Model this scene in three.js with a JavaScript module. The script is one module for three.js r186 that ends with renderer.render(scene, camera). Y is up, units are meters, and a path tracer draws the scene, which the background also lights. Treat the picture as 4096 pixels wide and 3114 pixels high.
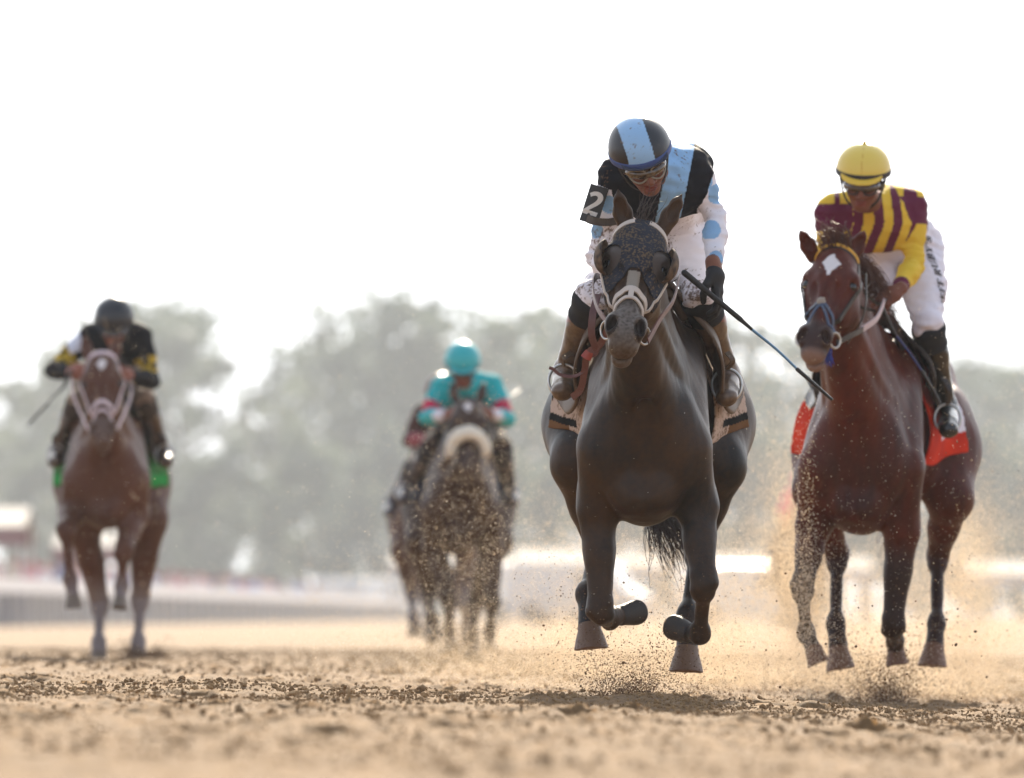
import * as THREE from 'three';
import { mergeGeometries } from 'three/addons/utils/BufferGeometryUtils.js';
import { FontLoader } from 'three/addons/loaders/FontLoader.js';
import { TextGeometry } from 'three/addons/geometries/TextGeometry.js';
import { ImprovedNoise } from 'three/addons/math/ImprovedNoise.js';

// ---------------------------------------------------------------- camera, sky, sun, exposure
const F = 31500, CX = 2048, CY = 1557, HORIZON = 2461, EYE = 0.315;   // a long lens held close to the dirt
const scene = new THREE.Scene();
const camera = new THREE.PerspectiveCamera(2 * Math.atan(CY / F) * 180 / Math.PI, 4096 / 3114, 0.5, 4000);
const PITCH = Math.atan((HORIZON - CY) / F);
camera.position.set(0, EYE, 0);
camera.rotation.x = PITCH;
camera.focus = 29.6;
camera.userData.fStop = 3.7;

const SUN_EL = 27 * Math.PI / 180, SUN_AZ = 3 * Math.PI / 180;       // behind the horses, a little to the right
const sunDir = new THREE.Vector3(Math.sin(SUN_AZ) * Math.cos(SUN_EL), Math.sin(SUN_EL), -Math.cos(SUN_AZ) * Math.cos(SUN_EL));
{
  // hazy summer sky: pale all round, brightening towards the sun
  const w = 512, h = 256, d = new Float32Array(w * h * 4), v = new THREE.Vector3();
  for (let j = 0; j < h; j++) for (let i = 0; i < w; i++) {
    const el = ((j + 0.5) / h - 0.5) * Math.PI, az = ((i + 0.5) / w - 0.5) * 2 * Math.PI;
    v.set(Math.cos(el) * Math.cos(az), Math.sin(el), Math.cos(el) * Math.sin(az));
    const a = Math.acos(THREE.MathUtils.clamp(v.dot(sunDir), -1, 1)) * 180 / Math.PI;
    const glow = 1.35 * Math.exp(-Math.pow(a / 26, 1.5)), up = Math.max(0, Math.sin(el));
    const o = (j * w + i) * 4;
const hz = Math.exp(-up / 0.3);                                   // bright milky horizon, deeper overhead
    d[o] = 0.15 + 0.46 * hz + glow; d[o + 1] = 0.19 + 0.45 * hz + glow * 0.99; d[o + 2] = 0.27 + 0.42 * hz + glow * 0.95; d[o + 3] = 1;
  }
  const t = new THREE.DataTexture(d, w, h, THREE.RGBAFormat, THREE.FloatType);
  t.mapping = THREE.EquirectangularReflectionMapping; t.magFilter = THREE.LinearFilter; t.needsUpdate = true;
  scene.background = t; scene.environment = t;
}
const sun = new THREE.DirectionalLight(new THREE.Color(1, 0.87, 0.68), 5);
sun.position.copy(sunDir).multiplyScalar(80).add(new THREE.Vector3(0, 0, -34));
sun.target.position.set(0, 0, -34);
sun.castShadow = true; sun.shadow.mapSize.set(2048, 2048);
Object.assign(sun.shadow.camera, { left: -14, right: 14, top: 14, bottom: -14, near: 1, far: 200 });
sun.shadow.radius = 2;
scene.add(sun, sun.target);
const renderer = new THREE.WebGLRenderer({ antialias: true });
renderer.toneMapping = THREE.LinearToneMapping;
renderer.toneMappingExposure = 2.55;
renderer.shadowMap.enabled = true;
renderer.setSize(1024, 778);

// ---------------------------------------------------------------- helpers
const V = (x, y, z) => new THREE.Vector3(x, y, z);
const CP = Math.cos(PITCH), SP = Math.sin(PITCH);
function P(px, py, Z) {                                              // measured place in the photograph + distance in metres -> point in the place
  const dx = (px - CX) / F, dy = (CY - py) / F, y = dy * CP + SP, z = CP - dy * SP, s = Z / z;
  return V(dx * s, EYE + y * s, -Z);
}
const lerp = THREE.MathUtils.lerp, clamp = THREE.MathUtils.clamp, sstep = THREE.MathUtils.smoothstep;
function rng(seed) { let a = seed >>> 0; return () => { a = (a + 0x6D2B79F5) | 0; let t = Math.imul(a ^ (a >>> 15), 1 | a); t = (t + Math.imul(t ^ (t >>> 7), 61 | t)) ^ t; return ((t ^ (t >>> 14)) >>> 0) / 4294967296; }; }
const perlin = new ImprovedNoise();
const N3 = (x, y, z) => perlin.noise(x + 91.7, y + 37.3, z + 113.1);
const fbm = (x, y, z, o = 3) => { let s = 0, a = 0.5; for (let i = 0; i < o; i++) { s += a * N3(x, y, z); x *= 2.03; y *= 2.03; z *= 2.03; a *= 0.5; } return s; };
const lin = (r, g, b) => { const c = new THREE.Color().setRGB(r / 255, g / 255, b / 255, THREE.SRGBColorSpace); return [c.r, c.g, c.b]; };
const mix3 = (a, b, t) => [a[0] + (b[0] - a[0]) * t, a[1] + (b[1] - a[1]) * t, a[2] + (b[2] - a[2]) * t];
const names = {};
const numbered = (n) => { const k = names[n] = (names[n] ?? -1) + 1; return k ? n + '_' + String(k).padStart(3, '0') : n; };
function thing(name, label, category, base, group) {
  const o = new THREE.Group(); o.name = numbered(name); o.position.copy(base); o.userData = { label, category };
  if (group) o.userData.group = group;
  scene.add(o); o.updateMatrixWorld(true); return o;
}
function put(parent, name, geo, mat, label, pivot) {                 // world-space geometry becomes a part of its thing
  const m = new THREE.Mesh(geo, mat); m.name = name; m.castShadow = m.receiveShadow = true;
  if (label) m.userData.label = label;
  if (parent) { const o = parent.getWorldPosition(V(0, 0, 0)); geo.translate(-o.x, -o.y, -o.z); parent.add(m); } else scene.add(m);
  return m;
}
function single(name, geo, mat, label, category, base, group) {      // a thing that is one mesh
  geo.translate(-base.x, -base.y, -base.z);
  const m = new THREE.Mesh(geo, mat); m.name = numbered(name); m.position.copy(base); m.castShadow = m.receiveShadow = true;
  m.userData = { label, category }; if (group) m.userData.group = group;
  scene.add(m); return m;
}
function structure(name, geo, mat) { const m = new THREE.Mesh(geo, mat); m.name = name; m.userData.kind = 'structure'; m.castShadow = m.receiveShadow = true; scene.add(m); return m; }

// ---------------------------------------------------------------- distance fields
const smin = (a, b, k) => { const h = Math.max(k - Math.abs(a - b), 0) / k; return Math.min(a, b) - h * h * k * 0.25; };
const smax = (a, b, k) => -smin(-a, -b, k);
// tapered limb a -> b; w/ratio widen it along one direction
function cone(a, b, r1, r2, k = 0.03, w = null, ratio = 1) {
  const ax = a.x, ay = a.y, az = a.z, bx = b.x - ax, by = b.y - ay, bz = b.z - az, bb = 1 / Math.max(1e-9, bx * bx + by * by + bz * bz);
  const lo = Math.min(1, ratio), wx = w ? w.x : 0, wy = w ? w.y : 0, wz = w ? w.z : 0, q = 1 / (ratio * ratio) - 1;
  const f = (x, y, z) => {
    let qx = x - ax, qy = y - ay, qz = z - az; let t = (qx * bx + qy * by + qz * bz) * bb; t = t < 0 ? 0 : t > 1 ? 1 : t;
    qx -= bx * t; qy -= by * t; qz -= bz * t;
    let s = qx * qx + qy * qy + qz * qz; if (w) { const e = qx * wx + qy * wy + qz * wz; s += e * e * q; }
    return (Math.sqrt(s) - (r1 + (r2 - r1) * t)) * lo;
  };
  const m = a.clone().add(b).multiplyScalar(0.5);
  return { f, k, c: m, R: a.distanceTo(b) / 2 + Math.max(r1, r2) * Math.max(1, ratio) };
}
function ell(c, rx, ry, rz, k = 0.04, X = V(1, 0, 0), Y = V(0, 1, 0), Z = V(0, 0, 1)) {
  const cx = c.x, cy = c.y, cz = c.z, m = Math.min(rx, ry, rz);
  const f = (x, y, z) => {
    x -= cx; y -= cy; z -= cz;
    const a = (x * X.x + y * X.y + z * X.z) / rx, b = (x * Y.x + y * Y.y + z * Y.z) / ry, d = (x * Z.x + y * Z.y + z * Z.z) / rz;
    const k0 = Math.sqrt(a * a + b * b + d * d), a1 = a / rx, b1 = b / ry, d1 = d / rz, k1 = Math.sqrt(a1 * a1 + b1 * b1 + d1 * d1);
    return k1 < 1e-6 ? -m : Math.max(k0 * (k0 - 1) / k1, k0 < 1 ? -m : -1);
  };
  return { f, k, c: c.clone(), R: Math.max(rx, ry, rz) };
}
const cut = (p) => ({ ...p, sub: true });
function grp(list) {                                                 // smooth union, in order, with a bounding ball
  const c = V(0, 0, 0); list.forEach(p => c.add(p.c)); c.multiplyScalar(1 / list.length);
  let R = 0; list.forEach(p => R = Math.max(R, c.distanceTo(p.c) + p.R));
  const n = list.length, cx = c.x, cy = c.y, cz = c.z;
  const f = (x, y, z, far = 1e9) => {
    const bx = x - cx, by = y - cy, bz = z - cz, bd = Math.sqrt(bx * bx + by * by + bz * bz) - R;
    if (bd > far) return bd;
    let d = 1e9;
    for (let i = 0; i < n; i++) { const p = list[i]; if (p.sub) d = smax(d, -p.f(x, y, z), p.k); else { const e = p.f(x, y, z); d = i ? smin(d, e, p.k) : e; } }
    return d;
  };
  // the same field with only the members that matter inside a small ball
  const local = (x, y, z, r) => {
    const d = f(x, y, z), bx = x - cx, by = y - cy, bz = z - cz, ball = Math.sqrt(bx * bx + by * by + bz * bz) - R;
    if (ball > 2 * r + 0.25) return () => ball - r;
    const kept = list.filter(p => { const e = p.f(x, y, z); return p.sub ? e < p.k + 2 * r + 0.01 : e < d + 2 * r + p.k + 0.01; });
    const m = kept.length;
    return (X, Y, Z) => { let v = 1e9; for (let i = 0; i < m; i++) { const p = kept[i]; if (p.sub) v = smax(v, -p.f(X, Y, Z), p.k); else { const e = p.f(X, Y, Z); v = i ? smin(v, e, p.k) : e; } } return v; };
  };
  return { f, c, R, list, local };
}
function field(groups, mk) { const f = mk(groups.map(g => g.f)); f.local = (x, y, z, r) => mk(groups.map(g => g.local(x, y, z, r))); f.groups = groups; return f; }
function bounds(groups, pad = 0.03) {
  const b = new THREE.Box3();
  for (const g of groups) for (const p of g.list) if (!p.sub) { b.expandByPoint(p.c.clone().addScalar(p.R + pad)); b.expandByPoint(p.c.clone().addScalar(-p.R - pad)); }
  return b;
}
// surface nets over a sparse grid
function meshField(f, box, cell, color, keep) {
  const lo = box.min, B = 6, dim = (a, b) => Math.ceil(((b - a) / cell + 2) / B) * B;
  const nx = dim(lo.x, box.max.x), ny = dim(lo.y, box.max.y), nz = dim(lo.z, box.max.z), g = new Float32Array(nx * ny * nz).fill(1), sxy = nx * ny;
  const rad = B * cell * 0.87 * 1.25 + 0.002;
  const act = [];
  for (let k = 0; k < nz; k += B) for (let j = 0; j < ny; j += B) for (let i = 0; i < nx; i += B) {
    const d = f(lo.x + (i + B / 2 - 0.5) * cell, lo.y + (j + B / 2 - 0.5) * cell, lo.z + (k + B / 2 - 0.5) * cell);
    const far = Math.abs(d) > rad;
    if (far && d > 0) continue;
    let h = f;
    if (!far) { act.push(i, j, k); if (f.local) h = f.local(lo.x + (i + B / 2 - 0.5) * cell, lo.y + (j + B / 2 - 0.5) * cell, lo.z + (k + B / 2 - 0.5) * cell, B * cell * 0.87); }
    for (let c = 0; c < B; c++) for (let b = 0; b < B; b++) for (let a = 0; a < B; a++)
      g[(k + c) * sxy + (j + b) * nx + i + a] = far ? -1 : h(lo.x + (i + a) * cell, lo.y + (j + b) * cell, lo.z + (k + c) * cell);
  }
  const id = new Int32Array(nx * ny * nz).fill(-1), pos = [], e = [0, 1, nx, nx + 1, sxy, sxy + 1, sxy + nx, sxy + nx + 1];
  const ED = [[0, 1], [0, 2], [0, 4], [1, 3], [1, 5], [2, 3], [2, 6], [3, 7], [4, 5], [4, 6], [5, 7], [6, 7]];
  const cells = [];
  const visit = (i, j, k) => {
    if (i < 0 || j < 0 || k < 0 || i >= nx - 1 || j >= ny - 1 || k >= nz - 1) return;
    const o = k * sxy + j * nx + i; if (id[o] >= 0) return;
    let m = 0; for (let q = 0; q < 8; q++) if (g[o + e[q]] < 0) m |= 1 << q;
    if (m === 0 || m === 255) return;
    let x = 0, y = 0, z = 0, n = 0;
    for (const [p, q] of ED) {
      const s = (m >> p) & 1, t = (m >> q) & 1; if (s === t) continue;
      const a = g[o + e[p]], b = g[o + e[q]], u = a / (a - b);
      x += (p & 1) + (((q & 1) - (p & 1)) * u); y += ((p >> 1) & 1) + ((((q >> 1) & 1) - ((p >> 1) & 1)) * u); z += ((p >> 2) & 1) + ((((q >> 2) & 1) - ((p >> 2) & 1)) * u); n++;
    }
    id[o] = pos.length / 3; pos.push(lo.x + (i + x / n) * cell, lo.y + (j + y / n) * cell, lo.z + (k + z / n) * cell); cells.push(i, j, k);
  };
  for (let q = 0; q < act.length; q += 3) for (let c = -1; c < B; c++) for (let b = -1; b < B; b++) for (let a = -1; a < B; a++) visit(act[q] + a, act[q + 1] + b, act[q + 2] + c);
  let idx = [];
  for (let q = 0; q < cells.length; q += 3) {
    const i = cells[q], j = cells[q + 1], k = cells[q + 2], o = k * sxy + j * nx + i, s = g[o] < 0;
    const quad = (a, b, c, d, flip) => { if (a < 0 || b < 0 || c < 0 || d < 0) return; if (flip) idx.push(a, c, b, a, d, c); else idx.push(a, b, c, a, c, d); };
    if (j > 0 && k > 0 && s !== (g[o + 1] < 0)) quad(id[o], id[o - nx], id[o - nx - sxy], id[o - sxy], !s);
    if (i > 0 && k > 0 && s !== (g[o + nx] < 0)) quad(id[o], id[o - 1], id[o - 1 - sxy], id[o - sxy], s);
    if (i > 0 && j > 0 && s !== (g[o + sxy] < 0)) quad(id[o], id[o - 1], id[o - 1 - nx], id[o - nx], !s);
  }
  if (keep) {
    const ok = new Uint8Array(pos.length / 3); for (let v = 0; v < ok.length; v++) ok[v] = keep(pos[3 * v], pos[3 * v + 1], pos[3 * v + 2]) ? 1 : 0;
    const out = []; for (let t = 0; t < idx.length; t += 3) if (ok[idx[t]] && ok[idx[t + 1]] && ok[idx[t + 2]]) out.push(idx[t], idx[t + 1], idx[t + 2]);
    idx = out;
    const map = new Int32Array(ok.length).fill(-1), np = []; for (let t = 0; t < idx.length; t++) { const v = idx[t]; if (map[v] < 0) { map[v] = np.length / 3; np.push(pos[3 * v], pos[3 * v + 1], pos[3 * v + 2]); } idx[t] = map[v]; }
    pos.length = 0; for (const v of np) pos.push(v);
  }
  const geo = new THREE.BufferGeometry(), n = pos.length / 3;
  geo.setAttribute('position', new THREE.Float32BufferAttribute(pos, 3)); geo.setIndex(idx); geo.computeVertexNormals();
  const uv = new Float32Array(n * 2), nr = geo.attributes.normal;
  for (let v = 0; v < n; v++) { uv[2 * v] = pos[3 * v] + 0.7 * pos[3 * v + 2]; uv[2 * v + 1] = pos[3 * v + 1] + 0.5 * pos[3 * v + 2]; }
  geo.setAttribute('uv', new THREE.BufferAttribute(uv, 2));
  if (color) {
    const cl = new Float32Array(n * 3);
    for (let v = 0; v < n; v++) { const c = color(pos[3 * v], pos[3 * v + 1], pos[3 * v + 2], nr.getX(v), nr.getY(v), nr.getZ(v)); cl[3 * v] = c[0]; cl[3 * v + 1] = c[1]; cl[3 * v + 2] = c[2]; }
    geo.setAttribute('color', new THREE.BufferAttribute(cl, 3));
  }
  return geo;
}
function merge(list) {
  const keys = ['position', 'normal', 'uv']; if (list.every(g => g.attributes.color)) keys.push('color');
  return mergeGeometries(list.map(g => { const o = new THREE.BufferGeometry(); for (const k of keys) o.setAttribute(k, g.attributes[k]); o.setIndex(g.index); return o; }));
}
// a flat strap along points; nrm gives the outward side at each point
function strap(pts, nrms, width, thick) {
  const n = pts.length, pos = [], uv = [], idx = []; let s = 0;
  for (let i = 0; i < n; i++) {
    const t = pts[Math.min(n - 1, i + 1)].clone().sub(pts[Math.max(0, i - 1)]).normalize(), u = nrms[i].clone().addScaledVector(t, -nrms[i].dot(t)).normalize(), w = V().crossVectors(t, u);
    const W = (typeof width === 'function' ? width(i / (n - 1)) : width) / 2; if (i) s += pts[i].distanceTo(pts[i - 1]);
    for (const [a, b] of [[-W, 0], [W, 0], [W, thick], [-W, thick]]) { const p = pts[i].clone().addScaledVector(w, a).addScaledVector(u, b); pos.push(p.x, p.y, p.z); uv.push(a, s); }
    if (i) for (let q = 0; q < 4; q++) { const a = (i - 1) * 4 + q, b = (i - 1) * 4 + (q + 1) % 4; idx.push(a, a + 4, b, b, a + 4, b + 4); }
  }
  idx.push(0, 1, 2, 0, 2, 3); const o = (n - 1) * 4; idx.push(o, o + 2, o + 1, o, o + 3, o + 2);
  let g = new THREE.BufferGeometry(); g.setAttribute('position', new THREE.Float32BufferAttribute(pos, 3)); g.setAttribute('uv', new THREE.Float32BufferAttribute(uv, 2)); g.setIndex(idx);
  g = g.toNonIndexed(); g.computeVertexNormals(); g.setIndex([...Array(g.attributes.position.count).keys()]); return g;
}
const curve = (pts, n) => new THREE.CatmullRomCurve3(pts).getPoints(n);
function tube(pts, r, seg = 24, rs = 8, r2 = r) {
  const c = new THREE.CatmullRomCurve3(pts), g = new THREE.TubeGeometry(c, seg, 1, rs), p = g.attributes.position, q = V();
  for (let i = 0; i <= seg; i++) { const o = c.getPointAt(i / seg), R = lerp(r, r2, i / seg); for (let j = 0; j <= rs; j++) { const v = i * (rs + 1) + j; q.fromBufferAttribute(p, v).sub(o).multiplyScalar(R).add(o); p.setXYZ(v, q.x, q.y, q.z); } }
  const caps = [[0, c.getPointAt(0), r], [1, c.getPointAt(1), r2]].map(([, o, R]) => new THREE.SphereGeometry(R, 8, 6).translate(o.x, o.y, o.z));
  return merge([g, ...caps]);
}
// a printed patch that lies on a field's surface; print(u,v) colours it
function patch(f, centre, U, Vv, Nn, w, h, nx, ny, lift = 0.003, from = 0.12) {
  const pos = [], uv = [], idx = [];
  for (let j = 0; j <= ny; j++) for (let i = 0; i <= nx; i++) {
    const a = i / nx, b = j / ny, p = centre.clone().addScaledVector(U, (a - 0.5) * w).addScaledVector(Vv, (b - 0.5) * h).addScaledVector(Nn, from);
    for (let s = 0; s < 40; s++) { const d = f(p.x, p.y, p.z); if (d < 0.0008) break; p.addScaledVector(Nn, -Math.min(d * 0.8, 0.03)); }
    p.addScaledVector(Nn, lift); pos.push(p.x, p.y, p.z); uv.push(a, b);
    if (i && j) { const o = j * (nx + 1) + i; idx.push(o - nx - 2, o - nx - 1, o, o - nx - 2, o, o - 1); }
  }
  const g = new THREE.BufferGeometry(); g.setAttribute('position', new THREE.Float32BufferAttribute(pos, 3)); g.setAttribute('uv', new THREE.Float32BufferAttribute(uv, 2)); g.setIndex(idx); g.computeVertexNormals(); return g;
}
// printed or sewn-on lettering that follows a field's surface
const serifBold = await new FontLoader().loadAsync('fonts/droid/droid_serif_bold.typeface.json'), sansBold = await new FontLoader().loadAsync('fonts/droid/droid_sans_bold.typeface.json');
function inscribe(text, font, size, f, centre, U, Vv, Nn, lift = 0.003, shear = 0, from = 0.1) {
  const g = new TextGeometry(text, { font, size, depth: 0.0015, curveSegments: 4, bevelEnabled: false }); g.computeBoundingBox(); const b = g.boundingBox, p = g.attributes.position, q = V();
  for (let i = 0; i < p.count; i++) {
    const x = p.getX(i) - (b.min.x + b.max.x) / 2, y = p.getY(i) - (b.min.y + b.max.y) / 2;
    q.copy(centre).addScaledVector(U, x + y * shear).addScaledVector(Vv, y).addScaledVector(Nn, from);
    for (let s = 0; s < 40; s++) { const d = f(q.x, q.y, q.z); if (d < 0.0008) break; q.addScaledVector(Nn, -Math.min(d * 0.8, 0.03)); }
    q.addScaledVector(Nn, lift + p.getZ(i)); p.setXYZ(i, q.x, q.y, q.z);
  }
  g.computeVertexNormals(); return g;
}
// ---------------------------------------------------------------- textures and materials
function noiseTexture(size, fn, srgb) {
  const d = new Uint8Array(size * size * 4);
  for (let j = 0; j < size; j++) for (let i = 0; i < size; i++) { const c = fn(i / size, j / size), o = (j * size + i) * 4; d[o] = c[0]; d[o + 1] = c[1]; d[o + 2] = c[2]; d[o + 3] = 255; }
  const t = new THREE.DataTexture(d, size, size); t.wrapS = t.wrapT = THREE.RepeatWrapping; t.magFilter = THREE.LinearFilter; t.minFilter = THREE.LinearMipmapLinearFilter; t.generateMipmaps = true;
  if (srgb) t.colorSpace = THREE.SRGBColorSpace; t.needsUpdate = true; return t;
}
const tileNoise = (u, v, f, z) => { // seamless
  const a = u * 2 * Math.PI, b = v * 2 * Math.PI, r = f / (2 * Math.PI);
  return perlin.noise(Math.cos(a) * r + 50 + z, Math.sin(a) * r + 50 + Math.cos(b) * r, Math.sin(b) * r + 70 + z * 1.7);
};
const fineBump = noiseTexture(512, (u, v) => { const n = 128 + 70 * tileNoise(u, v, 60, 1) + 60 * tileNoise(u, v, 140, 9); return [n, n, n]; });
const grainOf = (rep) => { const t = fineBump.clone(); t.repeat.set(rep, rep); t.needsUpdate = true; return t; };
const coatMat = (rough = 0.5) => new THREE.MeshPhysicalMaterial({ vertexColors: true, roughness: rough, specularIntensity: 0.36, bumpMap: grainOf(4), bumpScale: 0.0012});
const clothMat = (rough = 0.8, bump = 0.0009) => new THREE.MeshPhysicalMaterial({ vertexColors: true, roughness: rough, specularIntensity: 0.25, bumpMap: grainOf(7), bumpScale: bump});
const plainMat = (r, g, b, rough = 0.7, extra = {}) => { const c = lin(r, g, b); return new THREE.MeshPhysicalMaterial({ color: new THREE.Color().setRGB(...c), roughness: rough, ...extra }); };
// ---------------------------------------------------------------- the dirt track
const slope = (x) => (x < 0 ? -0.018 * x : -0.018 * x - 0.037 * x * x / (x + 0.5));
function groundBase(x, z) {                                          // crossfall of the harrowed strip, easing off further out
  const Z = -z, near = 1 - sstep(Z, 42, 70), xx = clamp(x, -6, 6);
  return slope(xx) * (0.25 + 0.75 * near) + 0.018 * N3(x * 0.5, 7, z * 0.22);
}
// hoof cups left by earlier runners
const cups = {}; { const r = rng(515); for (let i = 0; i < 420; i++) { const Z = 19 + 26 * r(), x = (r() * 2 - 1) * Z * 0.075, c = [x, Z, 0.055 + 0.035 * r(), 0.018 + 0.022 * r()]; for (let a = -1; a <= 1; a++) for (let b = -1; b <= 1; b++) { const k = (Math.floor(x / 0.25) + a + 500) * 1000 + Math.floor(Z / 0.25) + b; (cups[k] ??= []).push(c); } } }
function cupY(x, Z) { const l = cups[(Math.floor(x / 0.25) + 500) * 1000 + Math.floor(Z / 0.25)]; let y = 0; if (l) for (const [cx, cz, R, d] of l) { const q = Math.hypot(x - cx, (Z - cz) * 0.8) / R; if (q < 2.2) y += q < 1 ? -d * (1 - q * q) : 0; y += d * 0.5 * Math.exp(-(((q - 1.25) / 0.3) ** 2)) * (0.5 + Math.max(0, (Z - cz) / R) * 0.5); } return y; }
function groundY(x, z) {
  const Z = -z; let y = groundBase(x, z); if (Z > 70) return y;
  const a = 1 - sstep(Z, 50, 70);
  y += a * (0.020 * N3(x * 1.7, 3, z * 0.9) + 0.016 * N3(x * 5.2, 11, z * 3.6) + 0.012 * N3(x * 13, 5, z * 9) + 0.014 * Math.abs(N3(x * 24, 1, z * 17)) + 0.006 * N3(x * 48, 4, z * 30));
  if (Z > 18 && Z < 46) y += cupY(x, Z);
  y += a * 0.03 * Math.exp(-(((Z - 28.9) / 0.55) ** 2)) * (0.7 + 0.6 * N3(x * 1.2, 21, 4));            // low ridge thrown up by the harrow
  return y;
}
{
  const xs = [], zs = [];
  for (let x = -2.9; x <= 2.9001; x += 0.022) xs.push(x);
  for (let d = 0.03, x = 2.9 + d; x < 900; d *= 1.22, x += d) { xs.push(x); xs.unshift(-x); }
  for (let z = 12; z < 34; z += 0.03) zs.push(z);
  for (let z = 34; z < 62; z += 0.07) zs.push(z);
  for (let d = 0.09, z = 62; z < 2500; d *= 1.09, z += d) zs.push(z);
  zs.unshift(-400, -60, -5, 6, 10);
  const nx = xs.length, nz = zs.length, pos = new Float32Array(nx * nz * 3), uv = new Float32Array(nx * nz * 2), idx = [];
  for (let j = 0; j < nz; j++) for (let i = 0; i < nx; i++) { const o = j * nx + i; pos[3 * o] = xs[i]; pos[3 * o + 1] = groundY(xs[i], -zs[j]); pos[3 * o + 2] = -zs[j]; uv[2 * o] = xs[i]; uv[2 * o + 1] = zs[j]; if (i && j) idx.push(o - nx - 1, o - nx, o, o - nx - 1, o, o - 1); }
  const g = new THREE.BufferGeometry(); g.setAttribute('position', new THREE.BufferAttribute(pos, 3)); g.setAttribute('uv', new THREE.BufferAttribute(uv, 2)); g.setIndex(idx); g.computeVertexNormals();
  const map = noiseTexture(1024, (u, v) => { const a = tileNoise(u, v, 9, 3), b = tileNoise(u, v, 34, 5), c = tileNoise(u, v, 110, 8), k = clamp(0.5 + 0.5 * a + 0.5 * b + 0.55 * c, 0, 1); return [lerp(102, 134, k), lerp(76, 102, k), lerp(44, 62, k)]; }, true);
  map.repeat.set(0.8, 0.55); const bm = grainOf(5);
  structure('ground', g, new THREE.MeshStandardMaterial({ map, roughness: 0.95, bumpMap: bm, bumpScale: 0.004 }));
}
function clodGeo(seed, detail = 1) {
  const g = new THREE.IcosahedronGeometry(1, detail), p = g.attributes.position, v = V();
  for (let i = 0; i < p.count; i++) { v.fromBufferAttribute(p, i); const n = 1 + 0.55 * N3(v.x * 1.3 + seed, v.y * 1.3, v.z * 1.3) + 0.25 * N3(v.x * 3.1, v.y * 3.1 + seed, v.z * 3.1); v.multiplyScalar(n); v.y *= 0.85; p.setXYZ(i, v.x, v.y, v.z); }
  g.computeVertexNormals(); return g;
}
function scatter(name, geo, mat, items, tints, label) {              // items: [x,y,z,size] — grains nobody could count
  const m = new THREE.InstancedMesh(geo, mat, items.length), M = new THREE.Matrix4(), q = new THREE.Quaternion(), e = new THREE.Euler(), rand = rng(items.length + 17), c = new THREE.Color();
  items.forEach(([x, y, z, s], i) => { e.set(rand() * 6.28, rand() * 6.28, rand() * 6.28); q.setFromEuler(e); M.compose(V(x, y, z), q, V(s * (0.75 + 0.5 * rand()), s, s * (0.75 + 0.5 * rand()))); m.setMatrixAt(i, M); const t = tints[Math.floor(rand() * tints.length)], k = 0.8 + 0.4 * rand(); m.setColorAt(i, c.setRGB(t[0] * k, t[1] * k, t[2] * k)); });
  m.name = numbered(name); m.userData = { kind: 'stuff', label }; m.castShadow = m.receiveShadow = true; scene.add(m); return m;
}
const gauss = (r) => { let s = 0; for (let i = 0; i < 6; i++) s += r(); return (s - 3) / 0.707; };
const DIRT = [lin(146, 117, 80), lin(134, 106, 71), lin(122, 96, 64), lin(142, 114, 78)];
{
  const rand = rng(77), mat = new THREE.MeshStandardMaterial({ roughness: 0.95 });
  for (let v = 0; v < 3; v++) {
    const it = [];
    for (let i = 0; i < 24000; i++) {
      const Z = rand() < 0.62 ? 28.6 + gauss(rand) * 2.0 : 15 + 23 * rand(), wgt = 1, w = Z * 0.07 + 0.15, x = (rand() * 2 - 1) * w; if (Z < 15) continue; if (N3(x * 1.4, 9, -Z * 0.8) + 0.7 * N3(x * 6, 2, -Z * 4) < rand() * 0.9 - 0.6) continue;
      const s = 0.0028 + 0.0045 * rand() * rand() + (rand() < 0.07 ? 0.009 * rand() : 0) + (rand() < 0.004 ? 0.014 * rand() : 0);
      it.push([x, groundY(x, -Z) + s * 0.3, -Z, s]);
    }
    for (let i = 0; i < 4000; i++) { const Z = 38 + 30 * rand(), w = Z * 0.07, x = (rand() * 2 - 1) * w, s = 0.006 + 0.012 * rand() * rand(); it.push([x, groundY(x, -Z) + s * 0.3, -Z, s]); }
    scatter('loose_dirt', clodGeo(v * 7.3, 1), mat, it, DIRT, 'crumbs of loose tan dirt strewn over the track');
  }
}
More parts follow.
